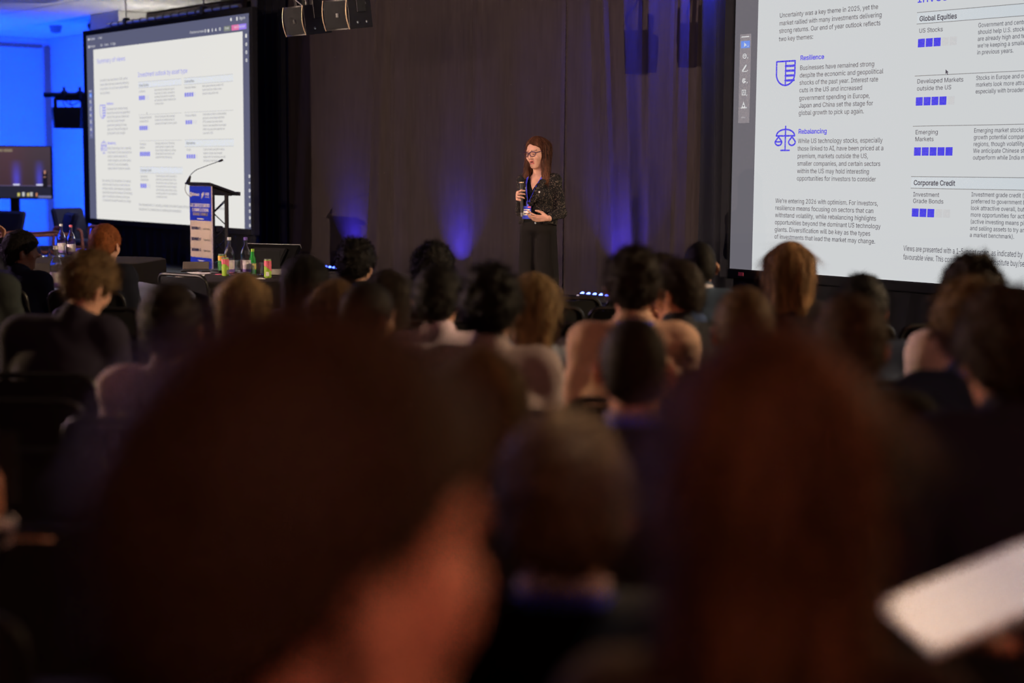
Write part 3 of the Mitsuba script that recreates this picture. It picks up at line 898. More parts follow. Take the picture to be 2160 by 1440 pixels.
# shield and scales icons
sx0, sy0, sw, shh = cx(.420), cy(.930), .9 * .190, .190 / 1.05
path = [(0, 0)] + [(1, 0)] + [(0.5 + 0.5 * math.cos(a), 0.52 + 0.48 * math.sin(a)) for a in np.linspace(0, PI, 16)] + [(0, 0)]
pt = lambda x, y: (sx0 + sw * x, sy0 + shh * y)
shield = unary_union([LineString([pt(*p) for p in path]).buffer(.0062)] + [LineString([pt(.5, 0), pt(.5, 1)]).buffer(.0055)] + [LineString([pt(.5, y), pt(.96, y)]).buffer(.0085) for y in (.2, .4, .6, .8)])
slide.append(('shield_icon', BLUE, poly_mesh(shield, 0.003)))
bx0, by0, bw, bh = cx(.423), cy(1.445), .9 * .215, .196 / 1.05
pt2 = lambda x, y: (bx0 + bw * x, by0 + bh * y)
arc = [pt2(.06 + .88 * (.5 - .5 * math.cos(a)), .38 - .26 * math.sin(a)) for a in np.linspace(0, PI, 14)]
pan = lambda c: [pt2(c, .42)] + [pt2(c + .16 * math.cos(a), .64 + .13 * math.sin(a)) for a in np.linspace(-.3, PI + .3, 12)] + [pt2(c, .42)]
scales = unary_union([LineString(q).buffer(.0060) for q in (arc, [arc[0], arc[-1]], [pt2(.5, 0), pt2(.5, .97)], [pt2(.3, .97), pt2(.7, .97)], pan(.17), pan(.82), [pt2(.03, .62), pt2(.31, .62)])])
slide.append(('scales_icon', BLUE, poly_mesh(scales, 0.003)))
slide.append(('cursor_arrow', INK, poly_mesh(Polygon([(1.862, 1.118), (1.862, 1.150), (1.870, 1.143), (1.877, 1.156), (1.882, 1.153), (1.876, 1.140), (1.886, 1.140)]), 0.004)))
# tool strip and bars of the viewer
slide.append(('tool_strip', 'strip', quads([(.055, cy(.69), .165, cy(1.41))], 0.0012)))
slide.append(('tool_button', 'button', quads([(.066, cy(.745), .154, cy(.803))], 0.002)))
ic = [LineString([(.075, cy(.712)), (.145, cy(.712))]).buffer(.004), Polygon([(.10, cy(.755)), (.10, cy(.795)), (.115, cy(.783)), (.128, cy(.783))]),
      Point(.108, cy(.868)).buffer(.020).difference(Point(.108, cy(.868)).buffer(.013)), LineString([(.100, cy(.866)), (.116, cy(.866))]).buffer(.0035),
      LineString([(.092, cy(.985)), (.122, cy(.945))]).buffer(.007), LineString([(.090, cy(.992)), (.130, cy(.992))]).buffer(.003),
      LineString([(.118, cy(1.055)), (.098, cy(1.052)), (.092, cy(1.07)), (.104, cy(1.085)), (.122, cy(1.075)), (.104, cy(1.066))]).buffer(.0045),
      sbox(.088, cy(1.14), .128, cy(1.185)).difference(sbox(.094, cy(1.146), .122, cy(1.179))), LineString([(.100, cy(1.176)), (.108, cy(1.150)), (.116, cy(1.176))]).buffer(.0025),
      Polygon([(.088, cy(1.285)), (.108, cy(1.235)), (.130, cy(1.285))]).difference(Point(.108, cy(1.27)).buffer(.008)), LineString([(.082, cy(1.288)), (.134, cy(1.288))]).buffer(.003)]
ic += [Point(x, cy(1.365)).buffer(.004) for x in (.094, .108, .122)] + [Polygon([(.130, cy(y)), (.142, cy(y)), (.142, cy(y - .014))]) for y in (.795, .888, .99, 1.088, 1.19, 1.29)]
u_ = unary_union(ic)
for g in getattr(u_, 'geoms', [u_]):
    slide.append(('tool_icon', WHITE, poly_mesh(g, 0.003)))
ms = [line_mesh('Outlook', .150, .072, .030, .300, depth=.003), line_mesh('+ Create', .395, .070, .028, .53, depth=.003), line_mesh('All tools', .130, .176, .032, .30, depth=.003), line_mesh('Edit', .47, .176, .032, .54, depth=.003),
      line_mesh('Convert', .60, .176, .032, .73, depth=.003), line_mesh('E-Sign', .80, .176, .032, .95, depth=.003), line_mesh('Sign in', 4.36, .066, .034, 4.50, depth=.003), line_mesh('Find text or tools', 3.10, .160, .030, 3.47, depth=.003),
      line_mesh('Share', 4.005, .163, .032, 4.11, depth=.004), line_mesh('Ask AI Assistant', 4.235, .163, .030, 4.50, depth=.004)]
ri = [Point(4.16, .05).buffer(.020), sbox(4.29, .03, 4.32, .072)] + [Point(x, .148).buffer(.020).difference(Point(x, .148).buffer(.011)) for x in (3.51, 3.88)] + [sbox(3.57, .132, 3.61, .168), sbox(3.68, .13, 3.70, .168), Polygon([(3.76, .165), (3.78, .125), (3.80, .165)])]
ri += [Point(.09, .058).buffer(.018), Point(.125, .058).buffer(.010), sbox(.08, .145, .115, .180), sbox(4.50, .245, 4.54, .290)] + [Point(4.523, y).buffer(.021).difference(Point(4.523, y).buffer(.010)) for y in (.369, .464, .56)]
ri += [Point(4.565, y).buffer(.020).difference(Point(4.560, y).buffer(.008)) for y in (1.954, 2.13, 2.30, 2.38, 2.46, 2.555)] + [Polygon([(4.545, y - .012), (4.585, y - .012), (4.565, y + .014)]) for y in (2.04, 2.21)]
slide.append(('toolbar_lettering', WHITE, joinm(ms + [poly_mesh(unary_union(ri), .003)])))
slide.append(('share_button', 'olive', quads([(3.975, .122, 4.14, .186)], .002)))
slide.append(('assistant_button', 'pinkblue', quads([(4.165, .120, 4.345, .186)], .002)))
slide.append(('assistant_button', 'bluepill', quads([(4.345, .120, 4.527, .186)], .002)))

slide_dicts = []
for name, col, (V, F) in slide:
    # slide plane -> x right, z up, facing -y
    W_ = np.stack([V[:, 0], -V[:, 2] * 2.5, -V[:, 1]], 1)
    m = trimesh.Trimesh(W_, F, process=False)
    Ff = np.asarray(F).copy()
    nn = np.cross(W_[Ff[:, 1]] - W_[Ff[:, 0]], W_[Ff[:, 2]] - W_[Ff[:, 0]])[:, 1] > 0
    Ff[nn] = Ff[nn][:, ::-1]
    m = trimesh.Trimesh(W_, Ff, process=False)
    slide_dicts.append((name, col, mikit.ply((np.asarray(m.vertices), np.asarray(m.faces)), 'black_plastic')))


def rect_xz(rects, d=0.0):
    V, F = [], []
    for x0, y0, x1, y1 in rects:
        b = len(V)
        V += [(x0, -d, -y1), (x1, -d, -y1), (x1, -d, -y0), (x0, -d, -y0)]
        F += [(b, b + 1, b + 2), (b, b + 2, b + 3)]
    return np.array(V, float), np.array(F)


page_dict = mikit.ply(rect_xz([(.223, .209, 4.423, SH)]), 'screen_cloth')
edge_dict = mikit.ply(rect_xz([(0, 0, SW, .209), (0, .209, .223, SH), (4.423, .209, SW, SH)]), 'screen_cloth')


def projection_screen(label, x, z, kx, kz, page, edge, left, right, bottom, top, veil=0.0):
    key = thing('projection_screen', label, 'screen', 'projection screens with the slide')
    y = 9.73
    tw = T().translate([x, y, z]).scale([kx, 1, kz])
    put(key + '__slide_page', page_dict, None, emit=page, to_world=tw)
    put(key + '__viewer_border', edge_dict, None, emit=edge, to_world=tw, weight=0.2)
    P = np.array(page)
    cols = dict(ink=(.030, .034, .055), blue=(.022, .024, .72), pale=P * .88, tint=P * np.array((.93, .985, 1.02)), white=P * 1.0, rule=P * .32, strip=np.array(edge) * 1.35 + .015, button=(.10, .24, .75), olive=(.20, .22, .17), pinkblue=(.72, .17, .36), bluepill=(.30, .20, .80))
    for c in ('ink', 'rule', 'blue', 'tint', 'pale'):               # how far the dark tones are washed out on this projector
        cols[c] = np.array(cols[c]) * (1 - veil) + P * veil
    for name, col, d in slide_dicts:
        holder = 'viewer_border' if name.split('_')[0] in ('tool', 'toolbar', 'share', 'assistant') else 'slide_page'
        put(f'{key}__{holder}__{name}', d, None, emit=cols[col], to_world=tw, weight=0.0)
    # black border stretched on a frame, a little in front of the image
    fx0, fx1, fz0, fz1 = x - left, x + SW * kx + right, z - SH * kz - bottom, z + top
    ix0, ix1, iz0, iz1 = x + .002, x + SW * kx - .002, z - SH * kz + .002, z - .002
    for lo, hi in (((fx0, y - .03, fz0), (ix0, y + .05, fz1)), ((ix1, y - .03, fz0), (fx1, y + .05, fz1)), ((ix0, y - .03, iz1), (ix1, y + .05, fz1)), ((ix0, y - .03, fz0), (ix1, y + .05, iz0))):
        put(key + '__border', box(lo, hi, .008), 'dark_cloth', 30)
    put(key + '__backing', box((fx0 + .01, y + .012, fz0 + .01), (fx1 - .01, y + .055, fz1 - .01)), 'dark_cloth')
    for lx in (fx0 + .25, fx1 - .25):
        put(key + '__leg', box((lx - .025, y + .06, .25), (lx + .025, y + .12, fz1 - .1)), 'black_metal')
    put(key + '__skirt', pleated(fx0 + .03, fx1 - .03, y + .02, .255, fz0 + .03, .012, .24, 12), 'dark_cloth', True)
    return key, fx0, fx1, fz1


s1, fx0, fx1, fz1 = projection_screen('large projection screen behind the lectern showing the whole Summary of views slide', -21.386, 3.391, 1.0, 1.0, (.78, .77, .735), (.105, .112, .19), .055, .075, .075, .065, .30)
s2, *_ = projection_screen('nearer projection screen cut off by the right edge of the photo', -8.886 - .045, .7505 + 2.6 + .115, 1.111, 1.05, (.61, .63, .64), (.135, .13, .152), .09, .09, .075, .075)
put(s2 + '__maker_tag', box((-8.80, 9.694, .685), (-8.745, 9.70, .715)), 'pink_print')
# pipe along the top of the left screen, hung from the ceiling
pk = thing('rigging_pipe', 'metal pipe along the top edge of the left screen', 'pipe')
put(pk + '__pipe', bar((-20.67, 9.72, 3.49), (-17.0, 9.72, 3.49), .028, 10), 'steel', 30)
for x in (-20.08, -17.91):
    put(pk + '__hanger', bar((x, 9.72, 3.5), (x, 9.72, ZC), .008, 6), 'steel', 30)
    put(pk + '__clamp', box((x - .04, 9.68, 3.45), (x + .04, 9.76, 3.55), .01), 'black_metal', 30)
for i in range(16):
    x = -20.5 + i * .22
    put(pk + '__tie', lathe([(.030, -.012), (.034, -.012), (.034, .012), (.030, .012), (.030, -.012)], 10).apply_transform(trimesh.transformations.rotation_matrix(PI / 2, (0, 1, 0))).apply_translation((x, 9.72, 3.49)), 'black_plastic')

# ------------------------------------------------------------------ things hung from the ceiling and on the stage
def hung_box(x, y, z, yaw, pitch, label, group=None):
    """Small array loudspeaker: curved grille in front, tapered sides."""
    key = thing('array_loudspeaker', label, 'loudspeaker', 'array loudspeakers above the stage')
    tw = T().translate([x, y, z]).rotate([0, 0, 1], yaw).rotate([1, 0, 0], pitch)
    w, h, d = .30, .245, .30
    pl = []
    for k in np.linspace(-1, 1, 9):
        pl.append((k * w / 2, -.035 * (1 - k * k)))
    prof = Polygon(pl + [(w / 2 * .62, d), (-w / 2 * .62, d)])
    m = trimesh.creation.extrude_polygon(prof, h, engine='earcut')
    put(key + '__cabinet', m, 'black_plastic', 20, to_world=tw)
    V, F = grid_mesh(lambda u, v: np.stack([(-.5 + u) * (w - .02), -.040 * (1 - (2 * u - 1) ** 2) - .004 - .03 * np.sin(PI * v) * .5, .012 + (h - .024) * v], -1), 13, 9)
    put(key + '__grille', (V, F), 'mesh_grey', True, to_world=tw)
    for e in (-1, 1):
        put(key + '__edge_trim', tube([(e * (w / 2 - .004), -.008 - .022 * math.sin(PI * t), h * t) for t in np.linspace(0, 1, 9)], .006, 6), 'steel_brown', 30, to_world=tw)
    put(key + '__badge', box((.055, -.062, .10), (.078, -.050, .135)), 'steel', to_world=tw)
    for bz, by in ((.05, .10), (.05, .22), (.2, .22)):
        put(key + '__bolt', lathe([(0, 0), (.013, 0), (.011, .008), (0, .010)], 8).apply_transform(trimesh.transformations.rotation_matrix(PI / 2, (0, 1, 0))).apply_translation((w / 2 - by * .19 - .002, by, bz)), 'steel', to_world=tw)
    put(key + '__rigging_plate', box((w / 2 * .70, .10, .13), (w / 2 * .95, .20, h + .12), .004), 'black_metal', to_world=tw)
    put(key + '__rigging_plate', box((-w / 2 * .95, .10, .13), (-w / 2 * .70, .20, h + .12), .004), 'black_metal', to_world=tw)
    put(key + '__cable', tube(rounded([(-.04, .12, h), (-.10, .02, h + .12), (-.02, .05, h + .30), (0, .1, h + .9)], .08), .006, 6), 'grey_paint', 30, to_world=tw)
    put(key + '__hanging_pole', bar((0, .14, h), (0, .14, ZC - z), .020, 8), 'black_metal', 30, to_world=tw)
    return key


princ('steel_brown', (0.55, 0.42, 0.28), 0.4, metallic=0.7)
hung_box(-11.55, 7.15, 2.655, 2, 8, 'left one of the two curved black loudspeakers hung above the stage')
hung_box(-11.02, 7.22, 2.675, 8, 8, 'right one of the two curved black loudspeakers hung above the stage, nearer the drape')

# loudspeaker on a bar left of the left screen
kb = thing('truss_bar', 'black horizontal bar with clamps holding a loudspeaker left of the left screen', 'bar')
put(kb + '__tube', bar((-23.62, 10.03, 2.635), (-23.10, 10.66, 2.635), .042, 10), 'black_metal', 30)
for t in (.38, .68):
    x, y = -23.62 + .52 * t, 10.03 + .63 * t
    put(kb + '__clamp', box((x - .05, y - .05, 2.56), (x + .05, y + .05, 2.70), .02), 'black_metal', 30)
    put(kb + '__clamp_bolt', bar((x, y, 2.68), (x, y, 2.76), .02, 8), 'black_metal', 30)
put(kb + '__cable', tube(rounded([(-23.42, 10.27, 2.58), (-23.36, 10.34, 2.46), (-23.24, 10.48, 2.56), (-23.12, 10.62, 2.58)], .08), .009, 6), 'black_plastic', 30)
put(kb + '__upright', bar((-23.08, 10.44, .25), (-23.08, 10.44, 2.64), .03, 8), 'black_metal', 30)
ks = thing('hung_loudspeaker', 'black box loudspeaker with a yoke hanging from a bar beside the left screen', 'loudspeaker')
tw = T().translate([-23.37, 10.32, 2.125]).rotate([0, 0, 1], 50)
prof = Polygon([(-.27, -.03), (-.22, -.10), (.22, -.12), (.27, -.02), (.20, .26), (-.20, .26)])
m = trimesh.creation.extrude_polygon(prof, .32, engine='earcut')
V = m.vertices.copy()
V[:, 0] *= 1 - .12 * (1 - V[:, 2] / .32)
put(ks + '__cabinet', (V, m.faces), 'black_plastic', 20, to_world=tw)
put(ks + '__yoke', tube(rounded([(-.21, 0, .30), (-.21, 0, .45), (.21, 0, .45), (.21, 0, .30)], .02), .016, 6, 1, 1.8), 'black_metal', 30, to_world=tw)
put(ks + '__badge', box((-.235, -.115, .13), (-.215, -.095, .17)), 'grey_paint', to_world=tw)
for e in (-.05, .06):
    put(ks + '__cable', tube(rounded([(e, .02, .32), (e - .06, .02, .40), (e + .02, .02, .48)], .05), .008, 6), 'black_plastic', 30, to_world=tw)

# smoke detector and small camera on the ceiling
tag(put('smoke_detector', lathe([(0, .05), (.10, .05), (.10, .02), (.075, -.06), (0, -.075)], 16).apply_translation((-25.13, 10.9, ZC - .045)), 'grey_paint', 30), 'round smoke detector on the blue lit ceiling', 'smoke detector')
kc = thing('security_camera', 'small dark camera under the ceiling beside the white pier', 'camera')
put(kc + '__bracket', lathe([(0, .05), (.05, .05), (.05, 0), (0, 0)], 12).apply_translation((-23.85, 10.95, ZC - .05)), 'white_paint', 30)
put(kc + '__dome', lathe([(0, .0), (.075, 0), (.07, -.05), (.04, -.09), (0, -.10)], 14).apply_translation((-23.85, 10.95, ZC - .05)), 'black_plastic', 30)

# light bars at the foot of the drape
scene['lens_off'] = {'type': 'diffuse', 'reflectance': rgb(.3, .3, .4)}


def led_bar(x, y, yaw, label, power):
    key = thing('light_bar', label, 'stage light', 'blue light bars at the foot of the drape')
    tw = T().translate([x, y, .25]).rotate([0, 0, 1], yaw)
    put(key + '__housing', box((-.22, -.045, .012), (.22, .045, .085), .008), 'black_metal', 30, to_world=tw)
    for e in (-.19, .19):
        put(key + '__foot', box((e - .015, -.07, 0), (e + .015, .07, .014), .004), 'black_metal', to_world=tw)
    put(key + '__tag', box((-.222, -.048, .02), (-.185, -.0455, .075)), 'white_paper', to_world=tw)
    lens = lathe([(0, .012), (.020, .008), (.024, 0), (0, 0)], 12)
    for i in range(5):
        put(key + '__lens', lens.copy(), 'lens_off', 30, emit=(.7, 1.3, 14), weight=0.0, to_world=tw @ T().translate([-.17 + .085 * i, -.018, .086]).rotate([1, 0, 0], 38))
    p = np.array(tw.matrix, float)[:3, 3]
    a = math.radians(yaw)
    spot(f'bar_light_{len([k for k in scene if k.startswith("bar_light")])}', (p[0], p[1], .36), (p[0] - .03, p[1] + .33, .42 + .62), (power * .075, power * .05, power), 36, 4)


led_bar(-16.05, 10.45, 3, 'blue light bar at the foot of the drape, left of the other two', 17)
led_bar(-13.90, 10.45, 3, 'blue light bar at the foot of the drape behind the middle of the audience', 18)
led_bar(-11.25, 10.35, 3, 'bar of five blue lights on the stage right of the speaker', 26)
tag(put('floor_strip', box((-14.9, 9.88, .25), (-10.4, 9.93, .262), .004), 'steel', 30), 'thin metal strip on the stage in front of the blue light bars', 'metal strip')

# television with a live picture of the hall
kt = thing('television', 'flat television on a black stand showing the stage, left of the left screen', 'television')
tw = seat(-7.78, 24.0, 0.0)
put(kt + '__casing', box((-.745, -.02, 1.035), (.745, .05, 1.84), .01), 'black_plastic', 30, to_world=tw)


def picture(u, v):
    """The live picture: drape, blue beams, light bars, table and speaker."""
    c = np.empty((len(u), 3))
    c[:] = (.050, .034, .045)
    c[:, 0] += .018 * np.exp(-((u - .55) / .2) ** 2)
    c *= (.75 + .5 * v)[:, None]
    for x, w in ((.37, .03), (.64, .035), (.88, .03)):
        b = np.exp(-((u - x) / (w * (1 + .6 * np.clip(v - .25, 0, 1)))) ** 2) * np.clip(1.3 - abs(v - .30) * 2.8, 0, 1) * (v > .24)
        c += b[:, None] * np.array((.02, .03, .45))
    c[v < .24] = (.018, .018, .035)
    m = abs(v - .243) < .009
    c[m] = (.12, .09, .20)
    for x in (.37, .64, .88):
        c[(abs(u - x) < .032) & (abs(v - .262) < .012)] = (.75, .75, .95)
    for x in (.46, .56):
        c[(abs(u - x) < .045) & (v > .90) & (v < .96)] = (.22, .17, .12)
    for x, w, h, col in ((.66, .012, .07, (.6, .55, .15)), (.71, .012, .09, (.55, .55, .55)), (.76, .014, .07, (.6, .5, .2)), (.79, .012, .08, (.5, .5, .5)), (.845, .008, .07, (.6, .25, .12))):
        c[(abs(u - x) < w) & (v > .03) & (v < .03 + h)] = col
    c[(abs(u - .935) < .025) & (v > .2) & (v < .52)] = (.012, .010, .016)
    c[(abs(u - .938) < .010) & (v > .47) & (v < .535)] = (.55, .26, .18)
    c[(abs(u - .934) < .014) & (v > .40) & (v < .425)] = (.55, .28, .2)
    c[(u > .86) & (v < .045)] = (.16, .16, .30)
    return c


V, F = grid_mesh(lambda u, v: np.stack([-.73 + 1.46 * u, u * 0 - .0225, 1.05 + .775 * v], -1), 121, 76)
uu, vv = np.meshgrid(np.linspace(0, 1, 121), np.linspace(0, 1, 76), indexing='ij')
put(kt + '__picture', (V, F), 'black_plastic', False, color=picture(uu.ravel(), vv.ravel()), emit={'type': 'mesh_attribute', 'name': 'vertex_color'}, to_world=tw, weight=0.0)
put(kt + '__pole', box((.09, .0, .04), (.22, .08, 1.06), .01), 'black_metal', 30, to_world=tw)
put(kt + '__foot', box((-.35, -.25, 0), (.65, .35, .04), .01), 'black_metal', 30, to_world=tw)

# lounge chairs on the stage
def lounge_chair(r, f, yaw, label):
    key = thing('lounge_chair', label, 'chair', 'lounge chairs on the stage in front of the blue wall')
    tw = seat(r, f, yaw, .25)
    m = box((-.27, -.05, 0), (.27, .05, .50), .03)
    V = m.vertices.copy()
    V[:, 1] -= V[:, 2] * .28
    put(key + '__backrest', (V + np.array((0, -.22, .20)), m.faces), 'navy_velvet', 30, to_world=tw)
    put(key + '__seat', box((-.27, -.24, .15), (.27, .34, .27), .03), 'navy_velvet', 30, to_world=tw)
    for e in (-1, 1):
        put(key + '__armrest', tube(rounded([(e * .31, -.30, 0), (e * .31, -.26, .44), (e * .31, .30, .42), (e * .31, .34, 0)], .06), .020, 6), 'wood_trim', 30, to_world=tw)
        put(key + '__rail', bar((e * .31, -.28, .18), (e * .31, .33, .18), .016, 6), 'wood_trim', 30, to_world=tw)
    return key


lounge_chair(-5.95, 19.9, 118, 'navy lounge chair right of the television stand, seen against the blue wall')
lounge_chair(-6.02, 22.0, 236, 'navy lounge chair with wooden arms beside the left screen')
lounge_chair(-6.75, 20.2, 150, 'navy lounge chair left of the television stand at the edge of the photo')

# lectern with a printed banner
kl = thing('lectern', 'black truss lectern with a blue and cream competition banner', 'lectern')
X0, X1, YF = -15.79, -15.30, 8.37
put(kl + '__base', box((X0 - .02, YF + .0, .25), (X1 + .02, YF + .36, .28), .006), 'black_metal', 30)
put(kl + '__banner', box((X0, YF - .004, .29), (X1, YF + .012, 1.335), .003), 'cream_print')
fr = lambda z0, z1: box((X0 + .001, YF - .0065, z0), (X1 - .001, YF - .004, z1))
put(kl + '__banner__blue_field', fr(.955, 1.333), 'blue_print')
put(kl + '__banner__blue_field', fr(.292, .548), 'blue_print')


def lettering(key, part, s, x0, x1, z, cap, y, bsdf, bold=True):
    m = meshkit.text_mesh(s, 1.0, .004, bold)
    V = m.vertices.copy()
    k = (x1 - x0) / V[:, 0].max()
    V = np.stack([x0 + V[:, 0] * k, y - V[:, 2], z + V[:, 1] * cap], 1)
    put(f'{key}__banner__{part}', (V, m.faces), bsdf)


Wd = X1 - X0
ly = YF - .0066
lettering(kl, 'lettering', 'UK INVESTMENT', X0 + .02, X1 - .025, 1.105, .038, ly, 'white_print')
lettering(kl, 'lettering', 'COMPETITION', X0 + .06, X1 - .06, 1.055, .036, ly, 'white_print')
lettering(kl, 'lettering', 'GRAND FINALE', X0 + .075, X1 - .075, 1.012, .032, ly, 'grey_print')
lettering(kl, 'logo_lettering', 'illstream', X0 + .065, X0 + .225, 1.228, .032, ly, 'white_print')
lettering(kl, 'logo_lettering', 'HCD', X0 + .36, X0 + .45, 1.235, .030, ly, 'white_print')
lettering(kl, 'logo_lettering', 'RESEARCH', X0 + .36, X0 + .45, 1.212, .010, ly, 'white_print', False)
logo = unary_union([Point(0, 0).buffer(.021), Point(.018, .012).buffer(.018), Polygon([(-.02, -.01), (-.02, -.04), (.0, -.018)])])
for pl, part in ((unary_union([Point(0, 0).buffer(.026).difference(Point(0, 0).buffer(.016)), sbox(-.005, -.012, .005, .012)]), (X0 + .038, 1.24)), (logo, (X0 + .30, 1.237))):
    ms_ = [trimesh.creation.extrude_polygon(g, .004, engine='earcut') for g in getattr(pl, 'geoms', [pl])]
    m = cat(*ms_)
    V = m.vertices
    put(kl + '__banner__logo', (np.stack([part[0] + V[:, 0] * .95, ly - V[:, 2], part[1] + V[:, 1] * 1.1], 1), m.faces), 'white_print')
for i, z in enumerate((.855, .735, .615)):
    lettering(kl, 'lettering', f'ROUND {i + 1}', X0 + .035, X0 + .245, z, .030, YF - .0042, 'navy_print')
    lettering(kl, 'small_lettering', 'Semi-Final', X0 + .31, X0 + .455, z + .002, .020, YF - .0042, 'grey_print', False)
ball = trimesh.creation.icosphere(2)
for z in (.975, .515):
    put(kl + '__banner__ornament', (ball.vertices * np.array((.085, .0015, .008)) + np.array((X0 + Wd / 2, ly, z)), ball.faces), 'white_print', True)
# sloping top: high towards the audience, low towards the speaker's side
m = box((X0 - .03, YF - .03, -.014), (X1 + .02, YF + .345, .014), .006)
V = m.vertices.copy()
V[:, 2] += 1.355 - (V[:, 1] - YF) * .32
put(kl + '__desk_top', (V, m.faces), 'black_metal', 30)
put(kl + '__desk_lip', box((X0 - .03, YF + .335, 1.232), (X1 + .02, YF + .35, 1.275), .004), 'black_metal', 30)
m = box((X0 + .03, YF + .02, 1.245), (X1 - .03, YF + .28, 1.34), .01)
V = m.vertices.copy()
top_ = V[:, 2] > 1.28
V[top_, 2] -= (V[top_, 1] - YF) * .32
V[~top_, 2] -= (V[~top_, 1] - YF) * .06
put(kl + '__desk_shell', (V, m.faces), 'black_metal', 30)
posts = [(X0 + .03, YF + .03), (X1 - .03, YF + .03), (X0 + .03, YF + .20), (X1 - .03, YF + .20)]
for x, y in posts:
    put(kl + '__post', bar((x, y, .27), (x, y, 1.24), .024, 8), 'black_metal', 30)
for xa in (X0 + .03, X1 - .03):
    zs = np.linspace(.30, 1.20, 7)
    for i in range(6):
        a, b = (YF + .03, YF + .20) if i % 2 else (YF + .20, YF + .03)
        put(kl + '__brace', bar((xa, a, zs[i]), (xa, b, zs[i + 1]), .006, 6), 'black_metal', 30)
zs = np.linspace(.34, 1.18, 5)
for i in range(4):
    a, b = (X0 + .03, X1 - .03) if i % 2 else (X1 - .03, X0 + .03)
    put(kl + '__brace', bar((a, YF + .20, zs[i]), (b, YF + .20, zs[i + 1]), .006, 6), 'black_metal', 30)
put(kl + '__shelf_box', box((X1 - .18, YF + .08, .83), (X1 - .05, YF + .17, .90), .01), 'black_metal', 30)
kg = thing('gooseneck_microphone', 'thin gooseneck microphone rising from the corner of the lectern', 'microphone')
put(kg + '__clamp', tube(rounded([(X0 - .06, YF - .02, 1.36), (X0 + .02, YF - .02, 1.365), (X0 + .05, YF - .02, 1.44), (X0 - .03, YF - .02, 1.375)], .01), .012, 6), 'black_metal', 30)
put(kg + '__neck', tube(rounded([(X0 - .05, YF - .02, 1.37), (X0 + .04, YF - .02, 1.45), (X0 + .14, YF, 1.51), (X0 + .43, YF, 1.565), (X0 + .66, YF, 1.605)], .05), .0038, 6), 'black_metal', 30)
put(kg + '__capsule', tube([(X0 + .66, YF, 1.605), (X0 + .69, YF, 1.611), (X0 + .735, YF, 1.620), (X0 + .745, YF, 1.622)], [.007, .012, .012, .005], 8), 'black_plastic', 30)
put(kg + '__cable', tube(rounded([(X0 - .05, YF - .02, 1.36), (X0 - .085, YF - .02, 1.30), (X0 - .04, YF - .02, 1.24), (X0 + .0, YF + .02, 1.20)], .05), .004, 6), 'grey_paint', 30)

# confidence monitor on a low stand at the front of the stage
km = thing('stage_monitor', 'black monitor tilted up on the front of the stage behind the judges table', 'monitor')
tw = seat(-2.09, 13.35, -16, .25)
tilt = T().translate([0, 0, .52]).rotate([1, 0, 0], -50)
put(km + '__casing', box((-.25, -.02, -.17), (.25, .025, .17), .01), 'matte_black', 30, to_world=tw @ tilt)
put(km + '__rear_cover', box((-.16, -.05, -.12), (.16, -.018, .10), .015), 'black_metal', 30, to_world=tw @ tilt)
put(km + '__edge', box((-.251, -.021, .163), (.251, .026, .172), .003), 'grey_paint', 30, to_world=tw @ tilt)
put(km + '__stand', bar((0, -.02, .01), (0, -.02, .50), .025, 8), 'black_metal', 30, to_world=tw)
put(km + '__foot', box((-.2, -.16, 0), (.2, .16, .02), .006), 'black_metal', 30, to_world=tw)

# ------------------------------------------------------------------ tables
def cloth_table(label, r, f, yaw, w, d, seed):
    """Table under a floor-length black cloth with soft folds; the top centre at (r, f)."""
    key = thing('cloth_table', label, 'table', 'tables under black cloths')
    tw = seat(r, f, yaw)
    n = 96
    a = np.linspace(0, 2 * PI, n, endpoint=False)
    sx, sy = np.sign(np.cos(a)) * np.abs(np.cos(a)) ** .35, np.sign(np.sin(a)) * np.abs(np.sin(a)) ** .35
    V, rows = [], [(0.0, .75), (.6, .7502), (.97, .75), (1.0, .742), (1.005, .70), (1.01, .5), (1.015, .25), (1.02, .005)]
    for k, z in rows:
        wob = .028 * max(0, (.72 - z)) / .72 * np.sin(a * 11 + 2 * np.sin(a * 3 + seed))
        V.append(np.stack([sx * (w / 2 * k + wob), sy * (d / 2 * k + wob), np.full(n, z)], 1))
    V = np.vstack(V)
    F = []
    for i in range(len(rows) - 1):
        for j in range(n):
            p, q = i * n + j, i * n + (j + 1) % n
            F += [[p, p + n, q + n], [p, q + n, q]]
    put(key + '__tablecloth', (V, np.array(F)), 'tablecloth', 40, to_world=tw)
    for e in ((-1, -1), (1, -1), (-1, 1), (1, 1)):
        put(key + '__leg', bar((e[0] * (w / 2 - .12), e[1] * (d / 2 - .12), 0), (e[0] * (w / 2 - .12), e[1] * (d / 2 - .12), .74), .018, 6), 'steel', 30, to_world=tw)
    return key


princ('grey_brown', (.10, .085, .075), .5)
princ('tablecloth', (0.022, 0.019, 0.020), 0.85, spec=.15)
cloth_table('judges table under a dark cloth in front of the lectern, with cans and bottles', -1.62, 11.58, 14, 1.75, .98, 1)
cloth_table('table under a black cloth behind the seated judges at the left', -3.98, 13.45, -6, 1.85, 1.05, 2)
cloth_table('near table with one big water bottle at the left edge', -3.45, 10.47, 4, 1.35, .95, 3)


